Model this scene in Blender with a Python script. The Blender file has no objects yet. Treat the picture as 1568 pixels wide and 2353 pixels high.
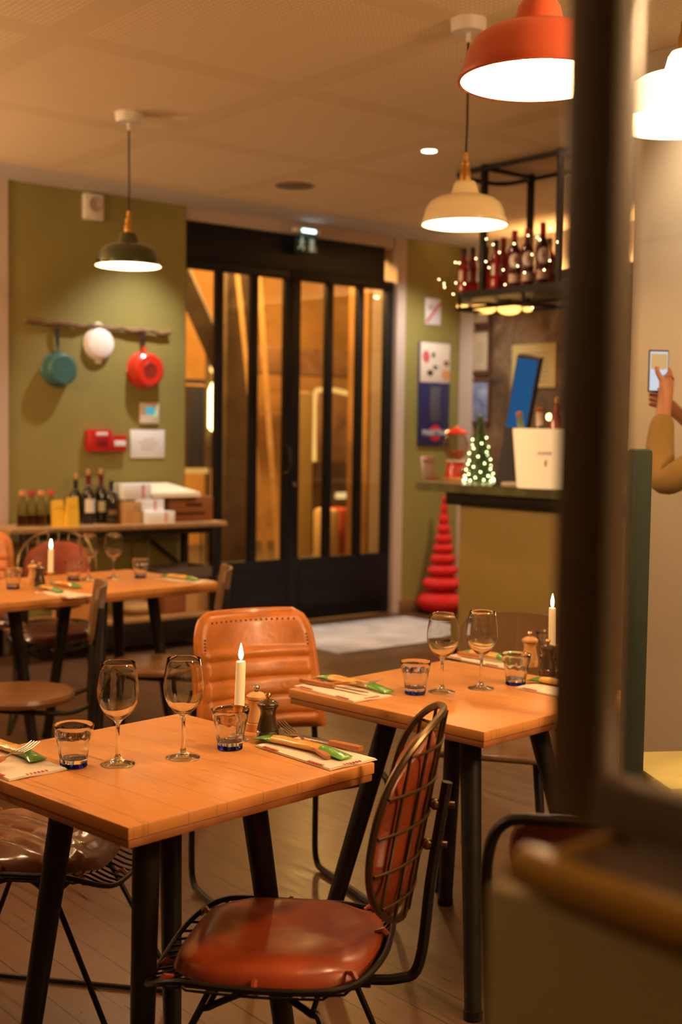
import bpy, bmesh, math, random
from mathutils import Vector, Matrix, Euler
random.seed(7)
PI = math.pi
SC = bpy.context.scene
COL = SC.collection

# ------------------------------------------------------------------ camera
F_PX, W_PX, H_PX = 2900.0, 1568, 2353
PITCH, ROLL = math.radians(3.53), math.radians(0.83)
EYE = 1.465                                   # camera height above the floor
_c, _s = math.cos(ROLL), math.sin(ROLL)
_cp, _sp = math.cos(PITCH), math.sin(PITCH)
cam_d = bpy.data.cameras.new('camera')
cam = bpy.data.objects.new('camera', cam_d); COL.objects.link(cam)
right = Vector((_c, _s*_sp, _s*_cp)); down = Vector((_s, -_c*_sp, -_c*_cp)); fwd = Vector((0, _cp, -_sp))
m = Matrix.Identity(4)
for i in range(3):
    m[i][0] = right[i]; m[i][1] = -down[i]; m[i][2] = -fwd[i]
m[2][3] = EYE
cam.matrix_world = m
cam_d.sensor_fit = 'VERTICAL'; cam_d.sensor_height = 36; cam_d.lens = F_PX/H_PX*36
cam_d.clip_start = 0.02; cam_d.clip_end = 200
cam_d.dof.use_dof = True; cam_d.dof.focus_distance = 2.9; cam_d.dof.aperture_fstop = 2.9
SC.camera = cam

# ------------------------------------------------------------------ world, exposure
SC.view_settings.view_transform = 'Standard'; SC.view_settings.look = 'None'
SC.view_settings.gamma = 1; SC.view_settings.use_curve_mapping = False
SC.view_settings.exposure = 0.45
wd = bpy.data.worlds.new('world'); SC.world = wd; wd.use_nodes = True
wd.node_tree.nodes['Background'].inputs[0].default_value = (1.0, 0.50, 0.17, 1)
wd.node_tree.nodes['Background'].inputs[1].default_value = 0.05
LAMP_COL = (1.0, 0.60, 0.30)
GLOBE_E = 140.0         # fill globes added outside the picture to brighten the room
LAMP_E = 265.0          # emission of the pendant bulbs
SC.cycles.max_bounces = 10; SC.cycles.transparent_max_bounces = 16; SC.cycles.transmission_bounces = 10
SC.cycles.sample_clamp_indirect = 6.0

# ------------------------------------------------------------------ frames of reference
# room axes: u runs along the door wall (away to the right), v runs towards the door wall
ROOM = math.radians(39.3)
UX, UY = math.cos(ROOM), math.sin(ROOM)
def rw(u, v, z=0.0):
    return Vector((UX*u-UY*v, UY*u+UX*v, z))
def ray(px, py):
    a = (px-W_PX/2)/F_PX; b = (py-H_PX/2)/F_PX
    x = _c*a+_s*b; y = -_s*a+_c*b
    return Vector((x, _cp-y*_sp, -_sp-y*_cp))
def at_z(px, py, z):                # world point of a sight line at height z
    r = ray(px, py); return r*((z-EYE)/r.z)+Vector((0, 0, EYE))
def uvz(p): return Vector((UX*p.x+UY*p.y, -UY*p.x+UX*p.y, p.z))
def on_v(px, py, v):                # room coordinates (u, v, z) on the plane v
    r = ray(px, py); k = v/(-UY*r.x+UX*r.y); return uvz(r*k+Vector((0, 0, EYE)))
def on_u(px, py, u):
    r = ray(px, py); k = u/(UX*r.x+UY*r.y); return uvz(r*k+Vector((0, 0, EYE)))

# ------------------------------------------------------------------ mesh builder
def cr(pts, n=6, closed=False):     # smooth curve through points
    P = [Vector(p) for p in pts]; out = []; L = len(P)
    rng = range(L if closed else L-1)
    for i in rng:
        if closed: p0, p1, p2, p3 = P[i-1], P[i], P[(i+1) % L], P[(i+2) % L]
        else: p0, p1, p2, p3 = P[max(i-1, 0)], P[i], P[i+1], P[min(i+2, L-1)]
        for k in range(n):
            t = k/n
            out.append(0.5*((2*p1)+(p2-p0)*t+(2*p0-5*p1+4*p2-p3)*t*t+(3*p1-p0-3*p2+p3)*t**3))
    if not closed: out.append(P[-1])
    return out

class MB:
    def __init__(self): self.bm = bmesh.new()
    def box(self, c, s, r=0.0, seg=2, mat=None):
        M = Matrix.Translation(c) @ (mat or Matrix.Identity(4)) @ Matrix.Diagonal((s[0], s[1], s[2], 1))
        g = bmesh.ops.create_cube(self.bm, size=1.0, matrix=M)
        if r > 0:
            ed = {e for v in g['verts'] for e in v.link_edges}
            bmesh.ops.bevel(self.bm, geom=list(ed), offset=r, segments=seg, profile=0.5, affect='EDGES', clamp_overlap=True)
        return self
    def span(self, a, b, r=0.0, seg=2):
        return self.box([(a[i]+b[i])/2 for i in range(3)], [abs(b[i]-a[i]) for i in range(3)], r, seg)
    def ring(self, pts): return [self.bm.verts.new(p) for p in pts]
    def skin(self, rings, closed=True, cap=True, loop=False):
        n = len(rings[0]); R = rings+[rings[0]] if loop else rings
        for a, b in zip(R[:-1], R[1:]):
            for i in range(n if closed else n-1):
                j = (i+1) % n
                try: self.bm.faces.new((a[i], a[j], b[j], b[i]))
                except ValueError: pass
        if cap and not loop:
            try: self.bm.faces.new(list(reversed(rings[0])))
            except ValueError: pass
            try: self.bm.faces.new(rings[-1])
            except ValueError: pass
    def loft(self, rings, cap=True, loop=False):
        self.skin([self.ring(r) for r in rings], True, cap, loop); return self
    def tube(self, pts, r, seg=8, closed=False):
        P = [Vector(p) for p in pts]; n = len(P)
        rs = r if isinstance(r, (list, tuple)) else [r]*n
        T = []
        for i in range(n):
            if closed: t = P[(i+1) % n]-P[i-1]
            else: t = P[min(i+1, n-1)]-P[max(i-1, 0)]
            T.append(t.normalized() if t.length > 1e-9 else Vector((0, 0, 1)))
        nrm = T[0].orthogonal().normalized(); rings = []
        for i in range(n):
            nrm = nrm-T[i]*nrm.dot(T[i])
            nrm = nrm.normalized() if nrm.length > 1e-6 else T[i].orthogonal().normalized()
            b = T[i].cross(nrm)
            rings.append(self.ring([P[i]+(nrm*math.cos(2*PI*k/seg)+b*math.sin(2*PI*k/seg))*rs[i] for k in range(seg)]))
        self.skin(rings, True, not closed, closed); return self
    def lathe(self, prof, seg=32, c=(0, 0, 0), fl=None, cap=True):
        rings = []
        for r, z in prof:
            q = []
            for k in range(seg):
                a = 2*PI*k/seg; rr = max(r, 1e-5)*(fl(a, z) if fl else 1.0)
                q.append((c[0]+rr*math.cos(a), c[1]+rr*math.sin(a), c[2]+z))
            rings.append(q)
        return self.loft(rings, cap)
    def ball(self, c, r, seg=16):
        r = r if isinstance(r, (list, tuple)) else (r, r, r)
        M = Matrix.Translation(c) @ Matrix.Diagonal((r[0], r[1], r[2], 1))
        bmesh.ops.create_uvsphere(self.bm, u_segments=seg, v_segments=max(6, seg//2), radius=1.0, matrix=M); return self
    def prism(self, poly, z0, z1):
        return self.loft([[(x, y, z0) for x, y in poly], [(x, y, z1) for x, y in poly]])
    def grid(self, fn, nu, nv):
        V = [[self.bm.verts.new(fn(i/nu, j/nv)) for j in range(nv+1)] for i in range(nu+1)]
        for i in range(nu):
            for j in range(nv):
                self.bm.faces.new((V[i][j], V[i+1][j], V[i+1][j+1], V[i][j+1]))
        return self
    def shell(self, fn, nu, nv, th):     # grid given a thickness along its normal
        self.grid(fn, nu, nv)
        bmesh.ops.recalc_face_normals(self.bm, faces=self.bm.faces)
        bmesh.ops.solidify(self.bm, geom=self.bm.faces[:], thickness=th); return self
    def xf(self, M):
        bmesh.ops.transform(self.bm, matrix=M, verts=self.bm.verts[:]); return self

def obj(name, mb, mat, parent=None, loc=None, rotz=0.0, sharp=35, rot=None):
    bm = mb.bm
    bmesh.ops.recalc_face_normals(bm, faces=bm.faces)
    ang = math.radians(sharp)
    for f in bm.faces: f.smooth = True
    for e in bm.edges:
        if len(e.link_faces) == 2 and e.calc_face_angle(0) > ang: e.smooth = False
    me = bpy.data.meshes.new(name); bm.to_mesh(me); bm.free()
    o = bpy.data.objects.new(name, me); COL.objects.link(o)
    if mat: me.materials.append(mat)
    if parent: o.parent = parent
    if loc is not None: o.location = loc
    o.rotation_euler = rot if rot else (0, 0, rotz)
    return o
def tag(o, label, cat, group=None, kind=None):
    o['label'] = label; o['category'] = cat
    if group: o['group'] = group
    if kind: o['kind'] = kind
    return o
def thing(name, label, cat, loc=(0, 0, 0), rotz=0.0, group=None):
    o = bpy.data.objects.new(name, None); COL.objects.link(o); o.empty_display_size = 0.05
    o.location = loc; o.rotation_euler = (0, 0, rotz)
    return tag(o, label, cat, group)
def struct(name, mb, mat, parent=None):
    o = obj(name, mb, mat, parent)
    if not parent: o.rotation_euler = (0, 0, ROOM); o['kind'] = 'structure'
    return o
def dup(root, loc, rotz, label, group=None):
    def cp(o, par):
        c = o.copy(); COL.objects.link(c); c.parent = par
        for ch in o.children: cp(ch, c)
        return c
    r = cp(root, None); r.location = loc; r.rotation_euler = (root.rotation_euler[0], root.rotation_euler[1], rotz); r['label'] = label
    if group: r['group'] = group
    return r
def text(name, body, size, mat, parent, loc, rot, ext=0.0006):
    cu = bpy.data.curves.new(name, 'FONT'); cu.body = body; cu.size = size; cu.extrude = ext
    cu.align_x = 'CENTER'; cu.align_y = 'CENTER'
    o = bpy.data.objects.new(name, cu); COL.objects.link(o); cu.materials.append(mat)
    bpy.context.view_layer.update()
    me = bpy.data.meshes.new_from_object(o.evaluated_get(bpy.context.evaluated_depsgraph_get()))
    bpy.data.objects.remove(o); o = bpy.data.objects.new(name, me); COL.objects.link(o)
    me.materials.clear(); me.materials.append(mat)
    o.parent = parent; o.location = loc; o.rotation_euler = rot; return o

# ------------------------------------------------------------------ materials
MATS = {}
def new_mat(name):
    m = bpy.data.materials.new(name); m.use_nodes = True; MATS[name] = m
    return m, m.node_tree, m.node_tree.nodes['Principled BSDF']
def nd(nt, t, **kw):
    n = nt.nodes.new(t)
    for k, v in kw.items():
        if k.startswith('i_'):
            key = k[2:]; n.inputs[int(key) if key.isdigit() else key.replace('_', ' ')].default_value = v
        else: setattr(n, k, v)
    return n
def plain(name, c, rough=0.5, metal=0.0, var=0.0, scale=8.0, bump=0.0, bscale=60.0, coat=0.0, stretch=(1, 1, 1), c2=None, emis=None, es=0.0, trans=0.0, spec=None):
    m, nt, p = new_mat(name); L = nt.links.new
    p.inputs['Base Color'].default_value = (*c, 1); p.inputs['Roughness'].default_value = rough; p.inputs['Metallic'].default_value = metal
    if coat: p.inputs['Coat Weight'].default_value = coat; p.inputs['Coat Roughness'].default_value = 0.12
    if spec is not None: p.inputs['Specular IOR Level'].default_value = spec
    if trans: p.inputs['Transmission Weight'].default_value = trans
    if emis: p.inputs['Emission Color'].default_value = (*emis, 1); p.inputs['Emission Strength'].default_value = es
    if var or c2 or bump:
        tc = nd(nt, 'ShaderNodeTexCoord'); mp = nd(nt, 'ShaderNodeMapping'); mp.inputs['Scale'].default_value = stretch
        L(tc.outputs['Object'], mp.inputs[0])
    if var or c2:
        nz = nd(nt, 'ShaderNodeTexNoise', i_Scale=scale, i_Detail=5.0); L(mp.outputs[0], nz.inputs[0])
        rp = nd(nt, 'ShaderNodeValToRGB'); L(nz.outputs[0], rp.inputs[0])
        a = c2 if c2 else [x*(1-var) for x in c]; b = c if c2 else [min(1, x*(1+var)) for x in c]
        rp.color_ramp.elements[0].position = 0.32; rp.color_ramp.elements[1].position = 0.68
        rp.color_ramp.elements[0].color = (*a, 1); rp.color_ramp.elements[1].color = (*b, 1)
        L(rp.outputs[0], p.inputs['Base Color'])
    if bump:
        nb = nd(nt, 'ShaderNodeTexNoise', i_Scale=bscale, i_Detail=4.0); L(mp.outputs[0], nb.inputs[0])
        bp = nd(nt, 'ShaderNodeBump', i_Strength=bump, i_Distance=0.01); L(nb.outputs[0], bp.inputs['Height']); L(bp.outputs[0], p.inputs['Normal'])
    return m
def planks(name, c_lo, c_hi, width, length, rough, along='y', gap=0.012, coat=0.0, grain=0.5, rough_var=0.12, p0=0.28, p1=1.0, bump=0.25):
    """boards of one width laid along one axis, each with its own tone and grain"""
    m, nt, p = new_mat(name); L = nt.links.new
    tc = nd(nt, 'ShaderNodeTexCoord'); sp = nd(nt, 'ShaderNodeSeparateXYZ'); L(tc.outputs['Object'], sp.inputs[0])
    A, Bx = ('X', 'Y') if along == 'y' else ('Y', 'X')
    def mt(op, a, b=None, v=None):
        n = nd(nt, 'ShaderNodeMath', operation=op); L(a, n.inputs[0])
        if b is not None: L(b, n.inputs[1])
        elif v is not None: n.inputs[1].default_value = v
        return n.outputs[0]
    d = mt('DIVIDE', sp.outputs[A], v=width); row = mt('FLOOR', d); fr = mt('FRACT', d)
    wn = nd(nt, 'ShaderNodeTexWhiteNoise', noise_dimensions='1D'); L(row, wn.inputs['W'])
    off = mt('MULTIPLY', wn.outputs['Value'], v=length*3); sh = mt('ADD', sp.outputs[Bx], off)
    e = mt('DIVIDE', sh, v=length); seg = mt('FLOOR', e); fe = mt('FRACT', e)
    cb = nd(nt, 'ShaderNodeCombineXYZ'); L(row, cb.inputs[0]); L(seg, cb.inputs[1])
    w2 = nd(nt, 'ShaderNodeTexWhiteNoise', noise_dimensions='3D'); L(cb.outputs[0], w2.inputs['Vector'])
    gc = nd(nt, 'ShaderNodeCombineXYZ'); L(mt('MULTIPLY', sp.outputs[A], v=38.0), gc.inputs[0]); L(mt('MULTIPLY', sh, v=2.6), gc.inputs[1]); L(mt('MULTIPLY', w2.outputs['Value'], v=20.0), gc.inputs[2])
    nz = nd(nt, 'ShaderNodeTexNoise', i_Scale=1.6, i_Detail=7.0, i_Roughness=0.62); L(gc.outputs[0], nz.inputs[0])
    bl = nd(nt, 'ShaderNodeTexNoise', i_Scale=3.0, i_Detail=3.0); L(tc.outputs['Object'], bl.inputs[0])
    f = mt('ADD', mt('MULTIPLY', nz.outputs[0], v=grain*1.3), mt('ADD', mt('MULTIPLY', w2.outputs['Value'], v=0.42), mt('MULTIPLY', bl.outputs[0], v=0.30)))
    rp = nd(nt, 'ShaderNodeValToRGB'); L(f, rp.inputs[0])
    rp.color_ramp.elements[0].position = p0; rp.color_ramp.elements[1].position = p1
    rp.color_ramp.elements[0].color = (*c_lo, 1); rp.color_ramp.elements[1].color = (*c_hi, 1)
    g1 = mt('LESS_THAN', fr, v=gap); g2 = mt('LESS_THAN', fe, v=gap*width/length)
    g = mt('MAXIMUM', g1, g2)
    mx = nd(nt, 'ShaderNodeMix', data_type='RGBA'); L(g, mx.inputs['Factor']); L(rp.outputs[0], mx.inputs[6]); mx.inputs[7].default_value = (*[x*0.28 for x in c_lo], 1)
    L(mx.outputs[2], p.inputs['Base Color'])
    rr = mt('ADD', mt('MULTIPLY', nz.outputs[0], v=rough_var*2), v=rough-rough_var); L(rr, p.inputs['Roughness'])
    hb = mt('SUBTRACT', mt('MULTIPLY', nz.outputs[0], v=0.25), g)
    bp = nd(nt, 'ShaderNodeBump', i_Strength=bump, i_Distance=0.004); L(hb, bp.inputs['Height']); L(bp.outputs[0], p.inputs['Normal'])
    if coat: p.inputs['Coat Weight'].default_value = coat; p.inputs['Coat Roughness'].default_value = 0.16
    return m
def glass(name, c=(1, 1, 1), rough=0.0, ior=1.47):
    m, nt, p = new_mat(name); nt.nodes.remove(p)
    g = nd(nt, 'ShaderNodeBsdfGlass', i_Roughness=rough, i_IOR=ior); g.inputs['Color'].default_value = (*c, 1)
    nt.links.new(g.outputs[0], nt.nodes['Material Output'].inputs[0]); return m
def pane(name, tint=(0.96, 0.97, 0.95), refl=1.0, ior=1.5, curved=False):     # flat window glass: passes straight through, reflects by angle
    m, nt, p = new_mat(name); nt.nodes.remove(p); L = nt.links.new
    t = nd(nt, 'ShaderNodeBsdfTransparent'); t.inputs[0].default_value = (*tint, 1)
    g = nd(nt, 'ShaderNodeBsdfGlossy', i_Roughness=0.02); fr = nd(nt, 'ShaderNodeFresnel', i_IOR=ior)
    k = nd(nt, 'ShaderNodeMath', operation='MULTIPLY'); k.inputs[1].default_value = refl
    if curved:
        lw = nd(nt, 'ShaderNodeLayerWeight', i_Blend=0.35); pw = nd(nt, 'ShaderNodeMath', operation='POWER'); pw.inputs[1].default_value = 2.0
        L(lw.outputs['Facing'], pw.inputs[0]); L(pw.outputs[0], k.inputs[0])
    else: L(fr.outputs[0], k.inputs[0])
    mx = nd(nt, 'ShaderNodeMixShader'); L(k.outputs[0], mx.inputs[0]); L(t.outputs[0], mx.inputs[1]); L(g.outputs[0], mx.inputs[2])
    L(mx.outputs[0], nt.nodes['Material Output'].inputs[0]); return m
def glow(name, c, s):
    m, nt, p = new_mat(name); nt.nodes.remove(p)
    e = nd(nt, 'ShaderNodeEmission', i_Strength=s); e.inputs[0].default_value = (*c, 1)
    nt.links.new(e.outputs[0], nt.nodes['Material Output'].inputs[0]); return m
def ceiling_mat():
    m, nt, p = new_mat('perforated_plaster'); L = nt.links.new
    p.inputs['Roughness'].default_value = 0.8
    tc = nd(nt, 'ShaderNodeTexCoord'); sp = nd(nt, 'ShaderNodeSeparateXYZ'); L(tc.outputs['Object'], sp.inputs[0])
    def mt(op, a, b=None, v=None):
        n = nd(nt, 'ShaderNodeMath', operation=op); L(a, n.inputs[0])
        if b is not None: L(b, n.inputs[1])
        elif v is not None: n.inputs[1].default_value = v
        return n.outputs[0]
    def sq(a): return mt('MULTIPLY', a, a)
    P = 0.025
    fx = mt('SUBTRACT', mt('FRACT', mt('DIVIDE', sp.outputs['X'], v=P)), v=0.5); fy = mt('SUBTRACT', mt('FRACT', mt('DIVIDE', sp.outputs['Y'], v=P)), v=0.5)
    d = mt('SQRT', mt('ADD', sq(fx), sq(fy)))
    dot = mt('SUBTRACT', d, v=0.30); inside = mt('LESS_THAN', dot, v=0.0)
    # plain margins between perforated fields
    px = mt('ABSOLUTE', mt('SUBTRACT', mt('FRACT', mt('DIVIDE', sp.outputs['X'], v=1.2)), v=0.5)); py = mt('ABSOLUTE', mt('SUBTRACT', mt('FRACT', mt('DIVIDE', sp.outputs['Y'], v=1.2)), v=0.5))
    fld = mt('LESS_THAN', mt('MAXIMUM', px, py), v=0.43)
    k = mt('MULTIPLY', inside, fld)  # holes coloured lighter, as light catching their sides
    mx = nd(nt, 'ShaderNodeMix', data_type='RGBA'); L(k, mx.inputs['Factor']); mx.inputs[6].default_value = (0.79, 0.63, 0.40, 1); mx.inputs[7].default_value = (0.97, 0.83, 0.58, 1)  # white ceiling tinted tan for the warm bounce light
    L(mx.outputs[2], p.inputs['Base Color'])
    bp = nd(nt, 'ShaderNodeBump', i_Strength=0.5, i_Distance=0.004); L(k, bp.inputs['Height']); L(bp.outputs[0], p.inputs['Normal'])
    return m
def mottled(name, cs, scale, rough, metal=0.0, bump=0.0):
    m, nt, p = new_mat(name); L = nt.links.new
    p.inputs['Roughness'].default_value = rough; p.inputs['Metallic'].default_value = metal
    tc = nd(nt, 'ShaderNodeTexCoord'); nz = nd(nt, 'ShaderNodeTexNoise', i_Scale=scale, i_Detail=8.0, i_Roughness=0.6, i_Distortion=0.6); L(tc.outputs['Object'], nz.inputs[0])
    rp = nd(nt, 'ShaderNodeValToRGB'); L(nz.outputs[0], rp.inputs[0]); el = rp.color_ramp.elements
    while len(el) < len(cs): el.new(0.5)
    for i, c in enumerate(cs): el[i].position = 0.3+0.4*i/(len(cs)-1); el[i].color = (*c, 1)
    L(rp.outputs[0], p.inputs['Base Color'])
    if bump:
        bp = nd(nt, 'ShaderNodeBump', i_Strength=bump, i_Distance=0.01); L(nz.outputs[0], bp.inputs['Height']); L(bp.outputs[0], p.inputs['Normal'])
    return m

TABLE = planks('oiled_table_wood', (0.11, 0.031, 0.006), (0.63, 0.272, 0.068), 0.095, 30.0, 0.40, 'y', 0.007, coat=0.0, grain=1.25, rough_var=0.20, p0=0.62, p1=1.50, bump=0.6)
FLOOR = planks('worn_floor_boards', (0.008, 0.004, 0.002), (0.092, 0.048, 0.024), 0.12, 1.3, 0.34, 'y', 0.03, grain=1.25, rough_var=0.18, p0=0.52, p1=1.35, bump=0.45)
SHELFW = planks('pale_shelf_wood', (0.30, 0.16, 0.06), (0.50, 0.30, 0.13), 0.2, 3.0, 0.5, 'x')
BROWNW = planks('brown_bentwood', (0.14, 0.065, 0.022), (0.30, 0.15, 0.05), 0.3, 2.0, 0.35, 'x', 0.0, coat=0.3)
DARKPLY = planks('dark_plywood', (0.095, 0.050, 0.020), (0.19, 0.105, 0.042), 0.5, 2.0, 0.4, 'x', 0.0, coat=0.2)
GREEN = plain('olive_green_paint', (0.250, 0.212, 0.056), 0.62, var=0.06, scale=3, bump=0.05, bscale=150)
WARMOLIVE = plain('warm_lit_olive_paint', (0.30, 0.215, 0.055), 0.55, var=0.05, scale=3, bump=0.05, bscale=150)  # same olive as the walls, warm light mixed into the colour
BEIGE = plain('beige_trim_paint', (0.50, 0.40, 0.33), 0.55)
CEIL = ceiling_mat()
CEILP = plain('plain_plaster', (0.60, 0.545, 0.49), 0.8)  # same white ceiling, greyed for the less warm light along the wall
BLACKF = plain('black_door_paint', (0.006, 0.007, 0.009), 0.42, spec=0.25)
IRON = plain('black_iron', (0.016, 0.014, 0.012), 0.42, 0.6, bump=0.06, bscale=90)
GUN = plain('dark_steel_leg', (0.022, 0.019, 0.017), 0.45, 0.55, var=0.25, scale=14)
WIRE = plain('bronzed_wire', (0.045, 0.032, 0.020), 0.34, 0.85)
BRASSW = plain('worn_brass_wire', (0.14, 0.095, 0.045), 0.33, 0.9)
COGNAC = plain('cognac_leather', (0.52, 0.172, 0.026), 0.36, var=0.22, scale=9, bump=0.12, bscale=70, coat=0.10)
REDLEA = plain('red_brown_leather', (0.25, 0.042, 0.010), 0.30, var=0.40, scale=7, bump=0.22, bscale=15, coat=0.25)
RUST = plain('rust_leather', (0.25, 0.042, 0.014), 0.45, var=0.2, scale=9)
BROLEA = plain('crumpled_brown_leather', (0.20, 0.075, 0.028), 0.24, var=0.4, scale=10, bump=0.25, bscale=26, coat=0.5)
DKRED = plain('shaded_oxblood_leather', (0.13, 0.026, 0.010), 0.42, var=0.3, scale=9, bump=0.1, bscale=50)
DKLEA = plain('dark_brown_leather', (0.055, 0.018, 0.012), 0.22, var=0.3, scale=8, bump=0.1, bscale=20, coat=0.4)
STITCH = plain('brown_thread', (0.10, 0.03, 0.012), 0.8)
CLEAR = glass('clear_glass', (0.98, 0.985, 0.97))
TUMBG = glass('tumbler_glass', (0.975, 0.978, 0.99), 0.0, 1.5)
BLUEG = glass('cobalt_glass', (0.20, 0.28, 0.92), 0.0, 1.5)
PANE = pane('window_glass', refl=0.7)
WAX = plain('ivory_wax', (0.80, 0.66, 0.42), 0.5, emis=(1.0, 0.62, 0.25), es=0.25)
FLAME = glow('candle_flame', (1.0, 0.72, 0.34), 45.0)
WICK = plain('black_wick', (0.01, 0.01, 0.01), 0.9)
CHROME = plain('polished_steel', (0.60, 0.57, 0.52), 0.24, 1.0)
BRASS = plain('brass', (0.62, 0.36, 0.10), 0.28, 1.0)
PALEW = plain('pale_turned_beech', (0.66, 0.36, 0.13), 0.4, var=0.12, scale=30, stretch=(1, 1, 0.1), coat=0.3)
DARKW = plain('dark_turned_walnut', (0.040, 0.022, 0.010), 0.25, coat=0.5)
NAPK = plain('cream_paper', (0.82, 0.72, 0.56), 0.85, bump=0.1, bscale=40)
REDINK = plain('red_ink', (0.55, 0.035, 0.03), 0.7)
CUTH = plain('orange_wood_handle', (0.44, 0.15, 0.035), 0.4, var=0.15, scale=40, coat=0.3)
FOILG = plain('green_film', (0.10, 0.34, 0.035), 0.16, bump=0.5, bscale=60, coat=0.6)
FOILY = plain('yellow_film', (0.82, 0.50, 0.10), 0.2, bump=0.35, bscale=50, coat=0.5, c2=(0.66, 0.27, 0.05), scale=22)
BROWNG = glass('brown_glass', (0.30, 0.16, 0.05))

# ------------------------------------------------------------------ the room shell
CZ, WV, SU = 3.065, 7.72, 7.62          # ceiling height, door wall, side wall
struct('floor', MB().span((-7, -4, -0.05), (9.5, 7.78, 0)), FLOOR)
struct('ceiling', MB().span((-7, -4, CZ), (9.5, 7.26, CZ+0.06)), CEIL)
struct('trim_1', MB().span((-7, 7.26, CZ-0.004), (9.5, 7.9, CZ+0.06)), CEILP)
u0, u1 = on_v(17, 800, WV).x, 4.862
wb = MB()
wb.span((u0, WV, 0), (u1, WV+0.3, CZ))
struct('wall_back', wb, GREEN)
struct('wall_back_right', MB().span((6.962, WV, 0), (SU, WV+0.3, CZ)), GREEN)
struct('trim_2', MB().span((6.868, WV-0.012, 0), (6.962, WV+0.3, CZ)), BEIGE)
struct('trim_3', MB().span((u1, WV+0.02, 2.972), (6.868, WV+0.3, CZ)), BEIGE)
struct('trim_4', MB().span((u0-0.075, WV-0.015, 0), (u0, WV+0.3, CZ)), BEIGE)
struct('baseboard_back', MB().span((6.94, WV-0.03, 0), (SU, WV, 0.10), 0.006), plain('varnished_skirting', (0.22, 0.11, 0.04), 0.4))
struct('baseboard_left', MB().span((u0, WV-0.03, 0), (u1, WV, 0.10), 0.006), MATS['varnished_skirting'])
struct('wall_right', MB().span((SU, -2, 0), (SU+0.2, WV+0.3, CZ)), mottled('aged_plaster', [(0.035, 0.018, 0.008), (0.13, 0.075, 0.036), (0.30, 0.20, 0.115)], 3.2, 0.55, bump=0.2))
struct('trim_5', MB().span((SU-0.03, on_u(1086, 850, SU-0.03).y, 0), (SU, 7.715, CZ)), BEIGE)
struct('wall_right_upper', MB().span((SU-0.04, -2, 2.62), (SU, on_u(1086, 850, SU-0.03).y, CZ)), plain('cream_plaster', (0.62, 0.50, 0.36), 0.75))
# left glazed front, mostly past the edge of the picture
w1 = MB()
ul = u0-0.075
w1.span((ul-2.2, WV+0.10, 2.62), (ul, WV+0.18, 2.97)); w1.span((ul-2.2, WV+0.10, 0), (ul, WV+0.18, 0.5)); w1.span((ul-0.06, WV+0.10, 0.4), (ul, WV+0.18, 2.7)); w1.span((ul-1.1, WV+0.10, 0.4), (ul-1.04, WV+0.18, 2.7))
win1 = struct('window_1', w1, BLACKF)
obj('pane', MB().span((ul-2.2, WV+0.135, 0.5), (ul, WV+0.141, 2.62)), PANE, win1)
struct('wall_left_header', MB().span((ul-2.2, WV+0.02, 2.97), (ul, WV+0.3, CZ)), BEIGE)

# ------------------------------------------------------------------ glazed double door
DV = WV+0.04
def zat(px, py): return on_v(px, py, DV).z
zt, zb = 2.635, 0.500
hd = MB().span((u1-0.02, DV, zt+0.03), (6.775, DV+0.07, 2.972), 0.004)
struct('door_1_transom', hd, BLACKF)
pxs = [(425, 497), (511, 577), (591, 655), (688, 750), (763, 821), (833, 885)]
ue = [(on_v(a, 900, DV).x, on_v(b, 900, DV).x) for a, b in pxs]
um = 5.815
for k, (lo, hi, panes) in enumerate(((u1-0.01, um, ue[:3]), (um+0.004, 6.862, ue[3:]))):
    d = MB(); t0, t1 = DV-0.01, DV+0.05
    d.span((lo, t0, 0.012), (hi, t1, zb), 0.004)                                   # kick panel
    d.span((lo, t0, zt), (hi, t1, zt+0.07), 0.003)
    ed = [lo]+[x for p in panes for x in p]+[hi]
    for a, b in zip(ed[0::2], ed[1::2]):
        if b-a > 0.004: d.span((a, t0, zb-0.01), (b, t1, zt+0.01), 0.003)
    dr = struct('door_%d' % (k+2), d, BLACKF)
    for a, b in panes:
        obj('pane', MB().span((a-0.004, DV+0.018, zb-0.004), (b+0.004, DV+0.024, zt+0.004)), PANE, dr)
    obj('kick_moulding', MB().span((lo+0.10, t0-0.008, 0.10), (hi-0.10, t0, 0.40), 0.004), BLACKF, dr)
    if k == 0:
        L_ = on_v(673, 1113, DV)
        lk = MB(); lk.tube([(L_.x, t0-0.02, L_.z), (L_.x, t0+0.005, L_.z)], 0.016, 16)
        obj('lock_cylinder', lk, CHROME, dr)
        h = MB(); h.tube(cr([(um-0.03, t0, 1.36), (um-0.03, t0-0.06, 1.34), (um-0.03, t0-0.065, 1.18), (um-0.03, t0, 1.16)], 5), 0.012, 8)
        obj('door_handle', h, BLACKF, dr)

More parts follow.
